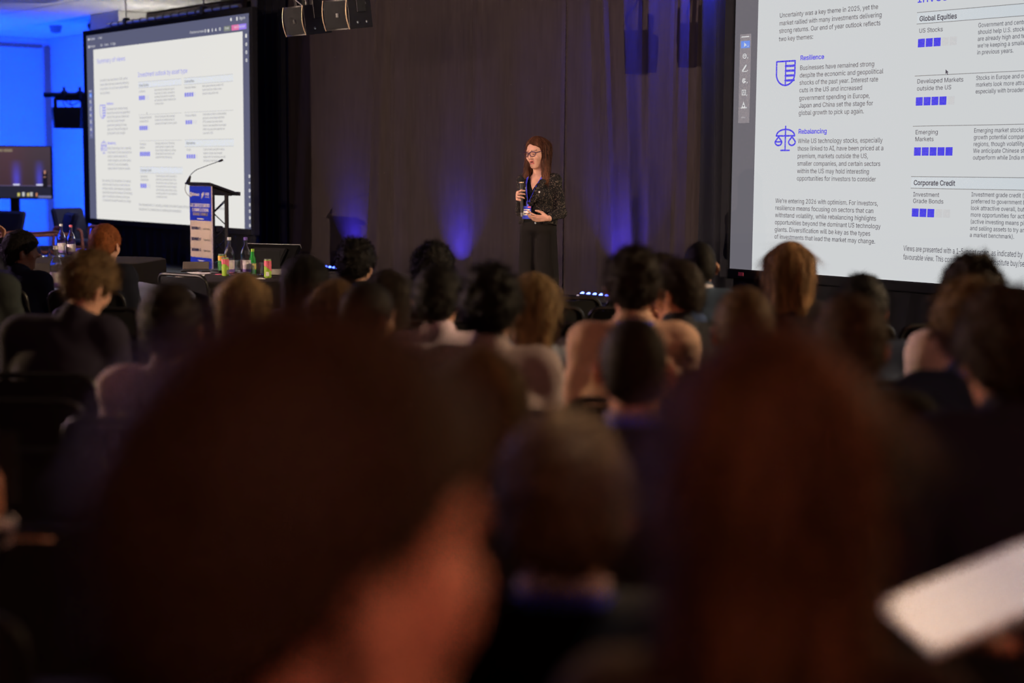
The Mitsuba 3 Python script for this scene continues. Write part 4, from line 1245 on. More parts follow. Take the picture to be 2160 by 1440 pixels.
def water_bottle(r, f, label, cap='white_print'):
    key = thing('water_bottle', label, 'bottle', 'glass water bottles on the tables')
    tw = seat(r, f, 20, .7505)
    p = [(0, .0), (.036, .0), (.038, .004), (.038, .150), (.036, .168), (.026, .196), (.0145, .216), (.0130, .255), (.0150, .262), (.0150, .270), (.0, .270)]
    put(key + '__glass', lathe([(0, .0), (.036, .0), (.038, .004), (.038, .150), (.036, .168), (.026, .196), (.0145, .216), (.0130, .262), (.0105, .262), (.012, .216), (.0235, .194), (.0335, .166), (.0355, .150), (.0355, .008), (0, .006)], 24), 'clear_glass', True, to_world=tw)
    put(key + '__label', lathe([(.0384, .022), (.0389, .022), (.0389, .112), (.0384, .112), (.0384, .022)], 24), 'lilac_label', 30, to_world=tw)
    put(key + '__label__print', lathe([(.0390, .022), (.0392, .022), (.0392, .044), (.0390, .044), (.0390, .022)], 24), 'violet_print', 30, to_world=tw)
    put(key + '__label__panel', tube([(.0388 * math.sin(t), -.0388 * math.cos(t), .072) for t in np.linspace(-.1, .5, 6)], .004, 4, .25, 6), 'white_print', to_world=tw)
    put(key + '__cap', lathe([(0, .258), (.0155, .258), (.0155, .280), (.0, .281)], 16), cap, 30, to_world=tw)
    return key


def tumbler(r, f, label, h=.095):
    key = tag(put('drinking_glass', lathe([(0, 0), (.030, 0), (.032, .003), (.040, h), (.0375, h), (.0300, .014), (0, .012)], 10), 'clear_glass', 25, to_world=seat(r, f, 8, .7505)), label, 'glass', 'tumblers on the tables')
    return key


def drink_can(r, f, label, top, low, yaw):
    key = thing('drink_can', label, 'can', 'slim drink cans on the judges table')
    tw = seat(r, f, yaw, .7505)
    put(key + '__shell', lathe([(0, 0), (.022, 0), (.0265, .008), (.0265, .125), (.0235, .133), (0, .131)], 24), low, 30, to_world=tw)
    V, F = grid_mesh(lambda u, v: np.stack([.0268 * np.cos(2 * PI * u), .0268 * np.sin(2 * PI * u), .125 - v * (.058 + .022 * np.sin(2 * PI * u + 1.0))], -1), 33, 5)
    put(key + '__shell__upper_print', (V, F), top, True, to_world=tw)
    put(key + '__rim', lathe([(.0225, .131), (.0245, .131), (.0245, .137), (.0225, .137), (.0225, .131)], 20), 'steel', 30, to_world=tw)
    put(key + '__shell__panel', box((-.010, -.0275, .015), (.012, -.0262, .045)), 'white_print', to_world=tw @ T().rotate([0, 0, 1], 12))
    put(key + '__lid', lathe([(0, .132), (.0225, .132), (.0225, .134), (0, .134)], 16), 'steel', 30, to_world=tw)
    return key


water_bottle(-2.102, 11.60, 'clear water bottle with a white cap on the judges table, left of the green bottle')
water_bottle(-1.985, 11.63, 'clear water bottle with a purple cap on the judges table beside the green bottle', 'violet_print')
water_bottle(-4.037, 14.00, 'left one of the two clear water bottles on the table behind the judges')
water_bottle(-3.894, 13.80, 'right one of the two clear water bottles on the table behind the judges', 'pink_print')
water_bottle(-2.96, 10.13, 'big clear water bottle on the near table, between the navy suit and the bent head')
kq = thing('green_bottle', 'small green glass bottle with a yellow label on the judges table', 'bottle')
tw = seat(-1.952, 11.74, 0, .7505)
put(kq + '__glass', lathe([(0, 0), (.024, 0), (.0255, .004), (.0255, .085), (.022, .115), (.0125, .145), (.0115, .178), (.0, .178)], 20), 'green_glass', True, to_world=tw)
put(kq + '__cap', lathe([(0, .168), (.0138, .168), (.0138, .188), (0, .190)], 14), 'green_print', 30, to_world=tw)
put(kq + '__label', lathe([(.0258, .035), (.0262, .035), (.0262, .078), (.0258, .078), (.0258, .035)], 20), 'yellow_print', 30, to_world=tw)
drink_can(-2.222, 11.93, 'slim orange and green drink can behind the water glass', 'orange_print', 'dark_green_print', 10)
drink_can(-2.114, 11.50, 'slim pink and green drink can in front of the water bottles', 'pink_print', 'green_print', 40)
drink_can(-1.775, 11.33, 'slim pink and green drink can standing alone at the right', 'pink_print', 'green_print', -10)
for r, f, l in ((-2.231, 11.70, 'empty tumbler at the left of the judges drinks'), (-2.075, 11.86, 'empty tumbler between the two bottles on the judges table'), (-2.035, 11.72, 'tumbler tucked beside the white capped bottle'),
                (-1.895, 11.56, 'empty tumbler left of the lone pink can'), (-1.845, 11.62, 'tumbler behind the lone pink can'), (-4.103, 13.72, 'water glass at the left of the table behind the judges'), (-4.03, 13.74, 'water glass left of the two bottles behind the judges'),
                (-3.96, 13.72, 'water glass between the two bottles behind the judges'), (-3.045, 10.28, 'water glass beside the big bottle on the near table')):
    tumbler(r, f, l)


def sheet(r, f, yaw, w, d, label, mat='white_paper', z=.7515, t=.002):
    return tag(put('paper_sheet', box((-w / 2, -d / 2, 0), (w / 2, d / 2, t)), mat, to_world=seat(r, f, yaw, z)), label, 'paper', 'papers on the judges table')


sheet(-2.33, 11.78, 22, .21, .26, 'white paper at the back of the judges table near the clipboard')
sheet(-2.36, 11.44, 8, .20, .24, 'white paper at the left front corner of the judges table', z=.7525)
sheet(-1.86, 11.22, 20, .15, .12, 'white paper at the front of the judges table', 'white_paper')
sheet(-2.15, 11.66, 10, .14, .10, 'pink paper among the drinks', 'pink_print', .7512, .0015)
kd = thing('laptop', 'black laptop standing open on the judges table', 'laptop')
tw = seat(-2.43, 11.98, 10, .7505)
put(kd + '__keyboard_base', box((-.11, -.08, 0), (.11, .08, .012), .004), 'black_plastic', 30, to_world=tw)
put(kd + '__lid', box((-.10, -.004, 0), (.10, .004, .085), .003), 'grey_brown', 30, to_world=tw @ T().translate([0, .08, .012]).rotate([1, 0, 0], -52))
tag(put('black_folder', box((-.17, -.10, 0), (.17, .10, .014), .004), 'black_plastic', 30, to_world=seat(-2.24, 11.98, 24, .7505)), 'black folder behind the drinks on the judges table', 'folder')
tag(put('display_board', box((-.135, -.008, 0), (.135, .008, .165), .004), 'mesh_grey', 30, to_world=seat(-1.92, 12.0, 6, .7505) @ T().rotate([1, 0, 0], -6)), 'dark upright board behind the green bottle', 'board')
tag(put('name_card', box((-.055, -.003, 0), (.055, .003, .042)), 'white_print', to_world=seat(-1.765, 11.68, 2, .7505)), 'small white name card behind the lone can', 'card')

# ------------------------------------------------------------------ chairs
fw, fh = .235, .80


def seg(a, b, r=.011):
    return mikit.ply(bar(a, b, r, 8), 'black_metal', smooth=30)


chair_parts = [('back_frame', mikit.ply(tube(rounded([(-fw, -.165, .44), (-fw, -.245, fh), (fw, -.245, fh), (fw, -.165, .44)], .07, 6), .0135, 8), 'black_metal', smooth=30)),
               ('backrest', mikit.ply(grid_mesh(lambda u, v: np.stack([(-.5 + u) * .445, -.172 - .075 * v - .022 * np.sin(PI * u), .47 + (fh - .485) * v], -1), 12, 8), 'mesh_grey', smooth=True)),
               ('seat', mikit.ply(box((-.23, -.20, .415), (.23, .25, .448), .014), 'dark_cloth', smooth=30)),
               ('leg', seg((-fw, -.165, .44), (-fw, -.22, .0))), ('leg', seg((fw, -.165, .44), (fw, -.22, .0))),
               ('leg', mikit.ply(tube(rounded([(-fw, -.17, .42), (-fw, .22, .42), (-fw, .25, .0)], .05), .011, 8), 'black_metal', smooth=30)),
               ('leg', mikit.ply(tube(rounded([(fw, -.17, .42), (fw, .22, .42), (fw, .25, .0)], .05), .011, 8), 'black_metal', smooth=30)),
               ('foot_bar', seg((-fw, -.205, .14), (fw, -.205, .14), .008))]


def chair(tw, label, group=None):
    key = thing('stacking_chair', label, 'chair', group or 'black stacking chairs of the audience')
    for name, d in chair_parts:
        put(f'{key}__{name}', d, None, to_world=tw)
    return key


def chair_at(r, f, yaw, label, group=None):
    """Chair whose backrest top stands at (r, f)."""
    a = math.radians(yaw)
    return chair(seat(r - .245 * math.sin(a), f + .245 * math.cos(a), yaw), label, group)


EG = 'empty black stacking chairs'
for r, f, yaw, lab in ((.282, 9.15, 0, 'empty black chair in the front row, farthest one below the speaker'), (.791, 9.15, 0, 'empty front row chair in front of the peach shirt'), (.149, 8.5, 0, 'empty black chair behind the front row, above the light blue top'),
                       (.66, 8.5, 0, 'empty black chair second from the stage, left of the peach shirt'), (.468, 7.65, 0, 'empty black chair between the blue top and the peach shirt'), (2.147, 7.64, 0, 'empty black chair below the right screen beside the pale shirt'),
                       (1.640, 7.64, 0, 'empty black chair below the right screen, behind the navy jacket'), (-2.182, 8.2, 0, 'empty black chair right of the bent head in the dark suit'), (-1.60, 4.93, -2, 'empty black chair behind the dark suit at the left edge'),
                       (-1.311, 4.06, -3, 'empty black chair at the left edge, second from the front'), (-1.079, 3.17, -4, 'empty black chair at the left edge, under the resting fist'), (-1.05, 2.55, -4, 'nearest empty black chair in the bottom left corner'),
                       (-2.30, 10.85, -35, 'empty chair with a rounded back in front of the judges table')):
    chair_at(r, f, yaw, lab)
# blue tub chair near the judges table
kz = thing('tub_chair', 'small blue upholstered tub chair left of the judges table', 'chair')
tw = seat(-2.46, 10.75, -20)
V, F = [], []
a = np.linspace(-.25 * PI, 1.25 * PI, 30)
sec = [(.0, .0), (.055, .0), (.055, .34), (.0275, .375), (.0, .34)]
for k in a:
    for o, z in sec:
        V.append(((.27 - o) * math.cos(k), -(.25 - o) * math.sin(k) + .02, .40 + z * (1 - .25 * abs(k - PI / 2) / (PI * .75))))
for i in range(len(a) - 1):
    for j in range(5):
        p, q = i * 5 + j, i * 5 + (j + 1) % 5
        F += [[p, q, q + 5], [p, q + 5, p + 5]]
put(kz + '__shell', (np.array(V), np.array(F)), 'blue_velvet', 40, to_world=tw)
put(kz + '__seat', lathe([(0, .33), (.23, .33), (.25, .37), (.23, .43), (0, .44)], 24), 'blue_velvet', 40, to_world=tw)
for e in ((-.15, -.15), (.15, -.15), (-.15, .15), (.15, .15)):
    put(kz + '__leg', bar((e[0], e[1], .34), (e[0] * 1.25, e[1] * 1.25, 0), .014, 8), 'black_metal', 30, to_world=tw)

# ------------------------------------------------------------------ the speaker
def make_speaker():
    key = thing('person', 'person speaking on stage in tweed jacket with blue lanyard, holding a microphone', 'person')
    tw = seat(.20, 12.31, 150, .25)
    W3 = lambda m: (world(m.vertices, tw), m.faces)
    hc, R = np.array((0, .035, 1.425)), rot_head(-8, 12, 3)
    nk0, nk1 = np.array((0, -.01, 1.245)), hc + np.array((0, -.02, -.045))
    shl, shr = np.array((-.136, -.01, 1.205)), np.array((.136, -.01, 1.205))
    ell_, elr = np.array((-.186, -.03, .965)), np.array((.168, -.01, .975))
    wrl, wrr = np.array((-.195, .185, .925)), np.array((.075, .150, 1.075))

    def trunk(F, g):
        F.ell((0, 0, .90), (.140 + g, .104 + g, .12 + g), .05)
        F.ell((0, .005, 1.02), (.108 + g, .082 + g, .12 + g), .06)
        F.ell((0, .012, 1.12), (.130 + g, .094 + g, .12 + g), .05)
        for e in (-1, 1):
            F.ell((e * .062, .085, 1.105), (.055 + g * .5, .040 + g, .052 + g * .5), .035)
        F.cone(shl, shr, .048 + g, k=.05)
        for e, q in ((-1, shl), (1, shr)):
            F.cone(nk0 + np.array((e * .045, 0, -.02)), q + np.array((-e * .03, 0, .012)), .036 + g, .038 + g, k=.04)
    F = Field((-.33, -.17, 0), (.33, .40, 1.58), .0052)
    trunk(F, -.008)
    F.cone(nk0, nk1, .049, .046, k=.03)
    for a, b, c in ((shl, ell_, wrl), (shr, elr, wrr)):
        F.cone(a, b, .044, .035, k=.03)
        F.cone(b, c, .035, .025, k=.02)
    for e in (-1, 1):
        F.cone((e * .068, 0, .86), (e * .072, .0, .46), .070, .050, k=.03)
        F.cone((e * .072, 0, .46), (e * .082, -.01, .09), .052, .036, k=.03)
        F.ell((e * .09, .06, .035), (.036, .105, .030), .03)
    add_head(F, hc, R, True, .97)
    add_hand(F, wrr, (-.12, .95, .22), (-1, -.1, 0), [(62, 68, 45), (64, 70, 45), (66, 70, 45), (68, 70, 45)], 1, .95, .004)
    add_hand(F, wrl, (.80, .58, -.02), (-.30, .50, .72), [(14, 16, 10), (12, 16, 12), (14, 18, 12), (16, 20, 14)], 1, .97, .004, .016)
    m = F.mesh()
    V = m.vertices
    col = speckle(V, SKIN['fair'], .06, 5, 40)
    H = (V - hc) @ R / .97
    lips = (abs(H[:, 0]) < .021) & (H[:, 2] < -.044) & (H[:, 2] > -.074) & (H[:, 1] > .070)
    slit = lips & (abs(H[:, 2] + .0575) < .0042) & (abs(H[:, 0]) < .013)
    col[lips] = (.42, .13, .11)
    col[slit] = (.05, .012, .012)
    brow = (abs(abs(H[:, 0]) - .033) < .019) & (abs(H[:, 2] - .034 + .10 * np.maximum(abs(H[:, 0]) - .036, 0)) < .0032) & (H[:, 1] > .05)
    col[brow] = (.20, .105, .065)
    lash = (abs(abs(H[:, 0]) - .031) < .013) & (abs(H[:, 2] - .0035) < .0032) & (H[:, 1] > .06)
    col[lash] = (.07, .035, .03)
    put(key + '__body', W3(m), 'skin', True, col)
    # black top and trousers
    G = Field((-.24, -.16, .78), (.24, .2, 1.27), .008)
    trunk(G, .003)
    X, Y, Z = G._pts((slice(None),) * 3)
    w = np.clip((Z - 1.135) * .62, -1, 1) * .9
    G.d = np.maximum(G.d, np.where((Y > .02) & (Z > 1.12), -(abs(X) - w), -1) + 0 * X).astype(np.float32)
    G.plane((0, 0, 1.235), (0, 0, 1))
    m = G.mesh()
    put(key + '__top', W3(m), 'cloth', True, speckle(m.vertices, (.008, .008, .009), .1, 6))
    G = Field((-.26, -.22, .005), (.26, .22, .93), .010)
    G.ell((0, 0, .86), (.150, .114, .10), .03)
    for e in (-1, 1):
        G.cone((e * .070, 0, .82), (e * .088, -.005, .02), .086, .098, k=.02)
    G.plane((0, 0, .895), (0, 0, 1))
    G.plane((0, 0, .02), (0, 0, -1))
    G.noise(9, .010, 3, (1, 1, .25))
    m = G.mesh()
    put(key + '__trousers', W3(m), 'cloth', True, speckle(m.vertices, (.016, .014, .014), .1, 7))
    for e in (-1, 1):
        m = Field((e * .09 - .07, -.12, 0), (e * .09 + .07, .22, .10), .009)
        m.ell((e * .09, .05, .03), (.045, .125, .036), 0)
        m.plane((0, 0, .003), (0, 0, -1))
        put(key + '__shoe', W3(m.mesh()), 'black_plastic', True)
    # tweed jacket, open at the neck and below the button
    G = Field((-.34, -.20, .80), (.34, .32, 1.30), .0055)
    trunk(G, .011)
    for e in (-1, 1):
        G.cone((e * .085, .0, .90), (e * .115, .02, .86), .072, .05, k=.03)
    G.plane((0, 0, .865), (0, .18, -1))
    X, Y, Z = G._pts((slice(None),) * 3)
    half = np.where(Z > 1.015, (Z - 1.015) * .40 + .006, (1.015 - Z) * .62 + .006)
    G.d = np.maximum(G.d, np.where(Y > .02, (half - abs(X + .004)) * .85, -1)).astype(np.float32)
    for a, b, c in ((shl, ell_, wrl), (shr, elr, wrr)):
        G.cone(a, b, .052, .043, k=.025)
        G.cone(b, b + (c - b) * .90, .043, .034, k=.015)
    for e in (-1, 1):                                             # lapels and collar
        A, B = np.array((e * .016, .148, 1.035)), np.array((e * .088, .095, 1.205))
        for t in np.linspace(0, 1, 7):
            p = A + (B - A) * t
            G.ell(p + np.array((e * .016 * math.sin(PI * min(1, t * 1.15)), .012 * math.sin(PI * t) + .002, 0)), (.012 + .022 * math.sin(PI * (.12 + .62 * t)), .0085, .022), .006, R=rot_head(-e * 28, 0, 0), pad=.02)
        G.cone((e * .085, .06, 1.235), (e * .055, -.055, 1.285), .014, .014, k=.012)
    G.cone((-.055, -.055, 1.285), (.055, -.055, 1.285), .014, k=.015)
    G.plane((0, -.0, 1.30), (0, 0, 1))
    G.noise(11, .007, 9)
    m = G.mesh()
    V = m.vertices
    rnd = np.random.default_rng(4)
    n1 = rnd.random(len(V))
    row = .5 + .5 * np.sin(V[:, 2] * 620)
    col = np.outer(.55 + .6 * n1 * row, (.030, .027, .026))
    col[n1 > .94] = (.15, .125, .10)
    col[(n1 > .89) & (n1 <= .93)] = (.12, .085, .07)
    col[n1 < .30] = (.008, .008, .010)
    put(key + '__jacket', W3(m), 'cloth', True, col)
    labels[key + '__jacket'] = {'label': 'dark tweed jacket with light flecks'}
    put(key + '__lapel_pin', lathe([(0, 0), (.008, 0), (.006, .004), (0, .005)], 10).apply_transform(trimesh.transformations.rotation_matrix(-PI / 2, (1, 0, 0))).apply_translation((-.088, .150, 1.125)), 'white_print', 30, to_world=tw)
    put(key + '__button', lathe([(0, 0), (.009, 0), (.007, .004), (0, .005)], 10).apply_transform(trimesh.transformations.rotation_matrix(-PI / 2, (1, 0, 0))).apply_translation((-.05, .138, .885)), 'steel', 30, to_world=tw)
    # hair
    m, c = hair_mesh(hc, R, 'straight', .0055, 21, .97, .235, 'auburn', (.11, .044, .024), fwd=.070, line=.046)
    put(key + '__hair', W3(m), 'hair', True, c)
    # glasses
    L = lambda *p: hc + R @ (np.array(p) * .97)
    fr_ = []
    for e in (-1, 1):
        a = np.linspace(0, 2 * PI, 21)
        fr_.append(tube([L(e * .034 + .027 * math.cos(k) * (1 if math.sin(k) < 0 else 1.08), .106 - .012 * abs(math.cos(k)) * (1 if e * math.cos(k) > 0 else 0), .010 + .019 * math.sin(k)) for k in a], [.0030 if math.sin(k) > .2 else .0022 for k in a], 6))
        fr_.append(bar(L(e * .062, .094, .018), L(e * .084, -.005, .018), .0026, 6))
        put(key + '__lens', (world(np.array([L(e * .034, .1065, .010)] + [L(e * .034 + .026 * math.cos(k), .105, .010 + .018 * math.sin(k)) for k in a[:-1]]), tw), np.array([[0, 1 + i, 1 + (i + 1) % 20] for i in range(20)])), 'lens_glass')
    fr_.append(tube([L(-.009, .106, .014), L(0, .112, .017), L(.009, .106, .014)], .0024, 6))
    put(key + '__glasses', cat(*fr_), 'glasses_frame', 30, to_world=tw)
    # lanyard with its badge
    ribs = []
    for e in (-1, 1):
        P = rounded([(e * .060, -.035, 1.285), (e * .070, .045, 1.262), (e * .050, .118, 1.175), (e * .012, .160, 1.06), (.010, .158, 1.015)], .03, 5)
        ribs.append(cat(*[trimesh.convex.convex_hull(np.vstack([q + np.array(o) for q in (a, b) for o in ((-.0075, 0, 0), (.0075, 0, 0), (-.0075, .002, 0), (.0075, .002, 0))])) for a, b in zip(P, P[1:])]))
    put(key + '__lanyard', cat(*ribs), 'lanyard_blue', False, to_world=tw)
    put(key + '__lanyard__print', cat(*[box((e * .045 - .004, .128, 1.135), (e * .045 + .004, .132, 1.160)) for e in (-1, 1)]), 'white_print', False, to_world=tw)
    bd = tw @ T().translate([.012, .166, .965]).rotate([0, 0, 1], 10)
    put(key + '__badge', box((-.036, -.0015, -.05), (.036, .0015, .05), 0), 'blue_print', False, to_world=bd)
    put(key + '__badge__print', box((-.034, .0016, -.022), (.034, .0026, .012)), 'white_print', False, to_world=bd)
    put(key + '__badge__print', box((-.034, .0016, .036), (-.008, .0026, .048)), 'pink_print', False, to_world=bd)
    put(key + '__badge__print', box((-.026, .0027, -.012), (.020, .0032, -.004)), 'navy_print', False, to_world=bd)
    put(key + '__badge__print', box((-.028, .0016, .018), (.030, .0026, .026)), 'white_print', False, to_world=bd)
    # microphone in the right hand
    mk = thing('handheld_microphone', 'black handheld microphone held by the person on the stage', 'microphone')
    A, B = np.array((.020, .228, .965)), np.array((.034, .216, 1.195))
    D = (B - A) / np.linalg.norm(B - A)
    put(mk + '__handle', tube([A, A + D * .02, A + D * .12, B - D * .01, B], [.011, .0125, .0135, .016, .018], 12), 'black_metal', 30, to_world=tw)
    put(mk + '__ring', tube([B - D * .004, B, B + D * .006], [.0198, .0198, .0198], 14), 'steel_brown', 30, to_world=tw)
    m = trimesh.creation.icosphere(3, .025)
    m.apply_translation(B + D * .024)
    put(mk + '__grille', m, 'mesh_grey', True, to_world=tw)
    put(mk + '__transmitter', tube([A - D * .03, A - D * .01, A], [.009, .012, .012], 10), 'grey_paint', 30, to_world=tw)
    labels[mk + '__transmitter'] = {'label': 'grey end cap'}


make_speaker()

# ------------------------------------------------------------------ the audience
NAVY, BLACK, BROWN, GREY = (.014, .018, .040), (.008, .008, .010), (.030, .018, .014), (.040, .042, .048)
people = [
    # label, r, f, top, keywords, short description for the chair
    ('person in dark jacket and white shirt with hand at chin, cut by left edge', -3.93, 11.6, 1.286, dict(yaw=-40, turn=-30, collar=(.6, .6, .62), skin='fair', hair='short', hcol='brown', glasses=True, wcol=(.012, .013, .020), pose=dict(wrr=(-.02 + .10, .20, .985), elr=(.24, .16, .74), hands=dict(r=((-.3, .25, .9), (-.3, -.95, 0), 48)))), 'chair under the person with hand at chin at the left edge'),
    ('person in navy suit at left edge looking right, profile visible, before the bottle table', -3.075, 9.8, 1.137, dict(yaw=-14, turn=-50, tilt=4, collar=(.02, .025, .05), skin='brown', hair='crop', hcol='black', wcol=NAVY, wide=1.08, lean=.08), 'chair under the navy suit at the left edge'),
    ('person in dark suit with white collar seated at table below the left screen', -2.497, 9.6, 1.193, dict(yaw=-8, turn=-10, collar=(.75, .75, .75), skin='fair', hair='short', hcol='ginger', wcol=(.012, .014, .024), hscale=1.0), 'chair under the dark suit with white collar'),
    ('person in grey green jacket at left edge, only the shoulder visible', -2.73, 7.8, 1.257, dict(yaw=-6, hair='short', hcol='dark', wcol=(.030, .036, .036), wide=1.5), 'chair under the grey green jacket at the left edge'),
    ('person in dark suit at left with head bent down to the right', -1.601, 5.9, 1.228, dict(yaw=-6, turn=-30, tilt=26, roll=10, skin='fair', hair='mop', hcol='lightbrown', wcol=(.022, .019, .034), second=(.15, .095, .045), hscale=.90, wide=1.22, lean=.07, shift=.085), 'chair under the dark suit with bent head'),
    ('blurred person in pink mauve shirt left of the huge foreground person', -1.076, 4.9, 1.176, dict(yaw=-4, turn=8, skin='warm', hair='crop', hcol='dark', wear='shirt', wcol=(.44, .33, .40), wide=1.06), 'chair under the blurred pink mauve shirt'),
    ('person in dark top in front of the judges table, below the cans', -1.052, 6.1, 1.133, dict(hair='straight', hcol='blonde', wcol=BLACK, wear='top', wide=.88, length=.32, skin='fair'), 'chair in front of the judges table'),
    ('person in pale mauve top behind the lone pink can', -.957, 7.2, 1.148, dict(hair='straight', hcol='black', wcol=(.36, .27, .31), wear='knit', wide=.88, length=.34), 'chair under the pale mauve top'),
    ('person in dark clothes in front row, against the left violet beam', -.838, 8.4, 1.155, dict(turn=-22, hair='curly', hcol='black', wcol=BLACK, wear='knit', skin='mid', lean=.08, glasses=True), 'front row chair against the left violet beam'),
    ('person in brown top, half hidden, left of the person turned right in brown jumper', -.702, 6.2, 1.103, dict(hair='long', hcol='lightbrown', wcol=BROWN, wear='top', wide=.88, length=.28), 'chair left of the person in profile'),
    ('person in dark brown jumper turned right so the cheek is lit', -.478, 5.2, 1.179, dict(turn=-42, hair='buzz', hcol='black', wcol=(.040, .024, .018), wear='knit', skin='brown', wide=1.1), 'chair under the dark brown jumper'),
    ('person in dark top half hidden behind the lit cheek', -.559, 7.0, 1.094, dict(hair='straight', hcol='dark', wcol=BLACK, wear='top', wide=.86, length=.34), 'chair behind the lit cheek'),
    ('person with glasses in dark clothes, front row beside the middle violet beam', -.404, 8.0, 1.157, dict(turn=-30, hair='curly', hcol='black', wcol=BLACK, wear='knit', glasses=True), 'front row chair beside the middle violet beam'),
    ('person in pinkish white collared shirt left of centre', -.284, 6.0, 1.176, dict(turn=-12, hair='crop', hcol='black', wcol=(.60, .48, .58), wear='shirt', collar=(.62, .50, .60), skin='mid', wide=1.06), 'chair under the pinkish white shirt'),
    ('person in mauve grey shirt at centre, seen squarely from behind', -.071, 5.1, 1.221, dict(turn=-6, hair='curly', hcol='black', wcol=(.30, .245, .255), wear='knit', skin='mid', wide=1.14, lean=.03), 'chair under the mauve grey shirt'),
    ('person in light blue top right of the mauve grey shirt', .085, 6.15, 1.135, dict(turn=-4, hair='long', hcol='blonde', wcol=(.30, .36, .46), wear='knit', skin='fair', wide=.90, length=.36), 'chair under the light blue top'),
    ('blurred person in dark top low at centre in front of the mauve grey shirt', -.072, 3.5, 1.144, dict(hair='straight', hcol='blonde', wcol=(.022, .016, .014), wear='top', wide=.86, length=.40, res=.010, second=(.13, .075, .036)), 'chair under the blurred dark top at centre'),
    ('person in peach shirt with blue lanyard below the speaker, at right of centre', .418, 5.4, 1.274, dict(turn=-2, hair='curly', hcol='dark', wcol=(.54, .35, .27), wear='shirt', collar=(.58, .38, .30), lanyard=True, skin='warm', wide=1.12, hscale=.96, lean=.05), 'chair under the peach shirt'),
    ('person in dark grey jacket leaning, turned left with hand at chin', .646, 6.2, 1.193, dict(yaw=16, turn=42, tilt=12, hair='crop', hcol='dark', wcol=(.026, .028, .036), skin='warm', wide=1.06, lean=.12, pose=dict(wrl=(-.07, .27, .93), ell=(-.22, .28, .70), hands=dict(l=((.25, -.15, .95), (.2, -.9, -.2), 50)))), 'chair under the leaning dark grey jacket'),
    ('person in blue jacket, half hidden by the leaning person in dark grey', .678, 7.15, 1.163, dict(turn=12, hair='crop', hcol='dark', wcol=(.03, .05, .12), skin='fair'), 'chair in front of the leaning dark grey jacket'),
    ('person in navy suit with white collar in front row left of the right screen', .957, 8.0, 1.192, dict(turn=4, hair='buzz', hcol='black', wcol=(.030, .046, .080), collar=(.6, .58, .66), skin='brown', wide=1.02), 'front row chair under the navy suit left of the right screen'),
    ('person in dark jacket in front of the right screen bottom left corner', 1.165, 6.6, 1.248, dict(turn=-4, hair='long', hcol='chestnut', wcol=(.018, .014, .020), wear='jacket', skin='fair', wide=.90, length=.40, second=(.22, .12, .055)), 'chair under the dark jacket below the right screen corner'),
    ('blurred person in dark grey brown jacket left of the tall foreground person', .698, 4.7, 1.198, dict(hair='short', hcol='lightbrown', wcol=(.020, .018, .020), skin='warm', wide=1.08), 'chair under the dark grey brown jacket'),
    ('person in black top with blue violet lanyard, bare neck lit orange', .29, 3.7, 1.207, dict(turn=-3, hair='buzz', hcol='dark', wcol=(.006, .006, .007), wear='tee', lanyard=True, skin='warm', wide=1.06, res=.009, lean=.03, collar=(.30, .24, .42)), 'chair under the black top with violet lanyard'),
    ('person in navy jacket below the middle of the right screen', 1.323, 5.9, 1.159, dict(turn=-14, hair='crop', hcol='black', wcol=(.022, .032, .064), skin='warm', wide=1.10, lean=.09), 'chair under the navy jacket below the right screen'),
    ('blurred person in dark jacket right of the tall foreground person', .88, 4.05, 1.225, dict(turn=-8, hair='crop', hcol='brown', wcol=(.022, .020, .022), skin='warm', wide=1.14, res=.010, second=(.07, .04, .022)), 'chair under the blurred dark jacket'),
    ('person in navy jacket with blue violet lanyard near the right edge', 1.317, 4.5, 1.223, dict(yaw=6, turn=-2, hair='mop', hcol='lightbrown', wcol=(.026, .046, .095), lanyard=True, skin='warm', wide=1.10, res=.010, second=(.17, .105, .045), hscale=1.0), 'chair under the navy jacket with violet lanyard'),
    ('person in pale pink shirt half hidden behind the navy jacket with lanyard', 1.60, 5.45, 1.25, dict(yaw=4, turn=4, hair='curly', hcol='dark', wcol=(.58, .47, .47), wear='shirt', skin='warm', wide=1.14), 'chair under the pale pink shirt'),
    ('person in very dark suit at right edge with orange lit neck', 1.06, 3.35, 1.285, dict(yaw=8, turn=2, hair='mop', hcol='dark', wcol=(.022, .022, .040), skin='warm', wide=1.10, res=.009, second=(.05, .028, .014), lean=.05), 'chair under the very dark suit at the right edge'),
    ('person in black top with blue and white lanyard, low in the foreground', .077, 2.25, 1.188, dict(turn=0, hair='crop', hcol='brown', wcol=(.006, .006, .007), wear='tee', lanyard=True, collar=(.62, .52, .55), skin='warm', wide=.98, res=.008, second=(.085, .045, .022), lean=.03, hscale=1.04), 'foreground chair under the black top with blue and white lanyard'),
    ('huge blurred person in dark brown jacket in left foreground', -.125, .98, 1.445, dict(turn=-54, tilt=4, hair='short', hcol='brown', wcol=(.020, .013, .011), skin='rosy', wide=1.12, res=.008, hscale=1.10, s=1.14, lean=.03, floor=.16, line=.036, second=(.038, .019, .013)), 'nearest chair, under the huge blurred person'),
    ('tall blurred person in dark top in right foreground, seen from behind', .250, 1.50, 1.385, dict(turn=-4, hair='long', hcol='chestnut', wcol=(.022, .012, .011), wear='knit', skin='warm', wide=.98, length=.46, res=.008, hscale=1.06, s=1.04, drop=.345, floor=.16, pose=dict(anl=(-.12, .29, .085), anr=(.12, .29, .085)), second=(.15, .058, .028)), 'foreground chair under the tall person at right'),
]
put('trim_4', box((-.9, -1.5, 0), (.75, 1.945, .16), .005), 'carpet', 30, to_world=seat(0, 0))
struct('trim_4', 'low dark platform under the rearmost seats')
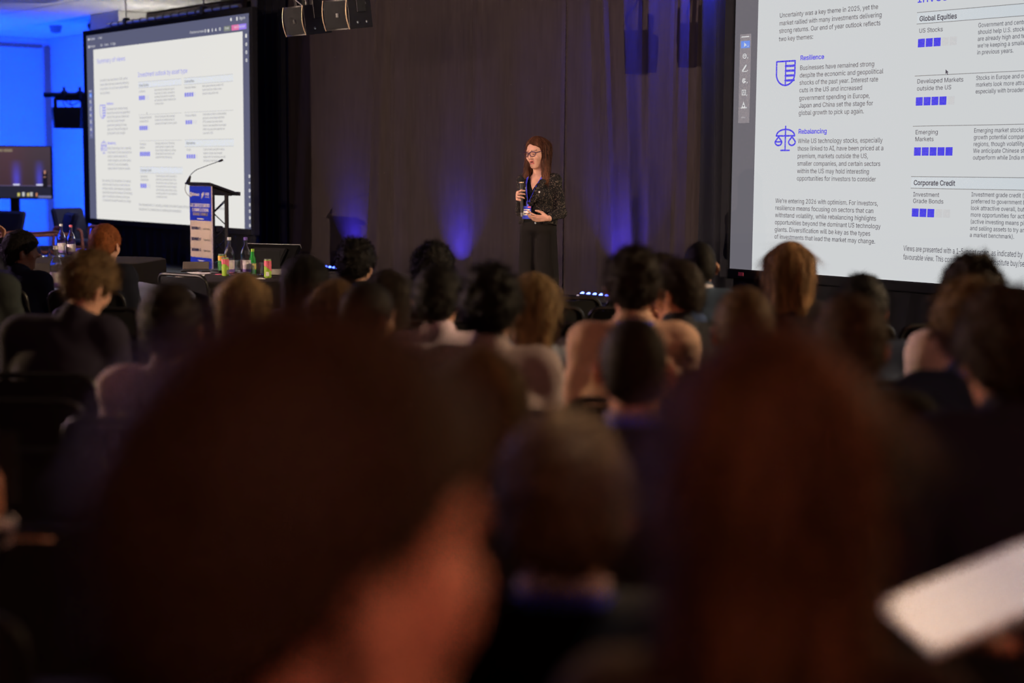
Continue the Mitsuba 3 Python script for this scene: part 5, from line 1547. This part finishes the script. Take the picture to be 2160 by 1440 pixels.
for i, (label, r, f, top, kw, clabel) in enumerate(people):
    kw = dict(kw)
    kw.setdefault('res', .012)
    key, J, tw = sit(label, r, f, top, seed=100 + 7 * i, **kw)
    chair(tw, 'black stacking ' + clabel)

# person outside the left edge: raised hand with a phone, resting fist on the chair in front
key, J, tw = sit('person outside the left edge reaching in with white cuff, holding a phone', -1.50, 3.10, 1.22, yaw=-6, hair='short', hcol='dark', wcol=(.008, .008, .010), skin='warm', res=.009, seed=501, wide=1.05, lean=.08,
                 pose=dict(wrr=(.44, .20, .82), elr=(.33, .10, .62), wrl=(.40, .30, .745), ell=(.10, .16, .66), hands=dict(r=((.02, .05, 1.0), (-.9, -.3, .1), (30, 40, 25)), l=((.9, .4, .1), (-.2, .3, -.9), (60, 60, 40)))))
chair(tw, 'black stacking chair under the person outside the left edge')
put(key + '__cuff', tube([J['wrr'] + np.array((-.012, -.004, -.03)), J['wrr'] + np.array((-.003, 0, 0)), J['wrr'] + np.array((.004, .002, .02))], [.046, .044, .040], 14), 'white_print', 30, to_world=tw)
labels[key + '__cuff'] = {'label': 'white shirt cuff'}
tag(put('phone', box((-.037, -.005, -.075), (.037, .005, .075), .004), 'mesh_grey', 30, to_world=tw @ T().translate((J['wrr'] + np.array((-.015, .055, .105))).tolist()).rotate([0, 0, 1], 20)), 'grey phone in the raised hand at the left edge', 'phone')
# person outside the right edge holding a white booklet
key, J, tw = sit('person outside the right edge holding out a white booklet', 1.20, 2.25, 1.20, yaw=22, hair='short', hcol='dark', wcol=(.02, .018, .02), skin='warm', res=.009, seed=502, lean=.05,
                 pose=dict(wrl=(-.42, .24, .855), ell=(-.30, .02, .72), hands=dict(l=((-.75, .1, .15), (.05, .3, .95), (14, 20, 16)))))
chair(tw, 'black stacking chair under the person outside the right edge')
bk = thing('booklet', 'white booklet held up at the bottom right corner', 'booklet')
bt = seat(.70, 2.20, 8, .955) @ T().rotate([0, 1, 0], -21).rotate([1, 0, 0], 3)
put(bk + '__cover', box((-.15, -.105, -.004), (.15, .105, .004), .003), 'white_paper', 30, to_world=bt)
put(bk + '__pages', box((-.146, -.100, -.009), (.148, .101, -.0045)), 'cream_print', 30, to_world=bt)
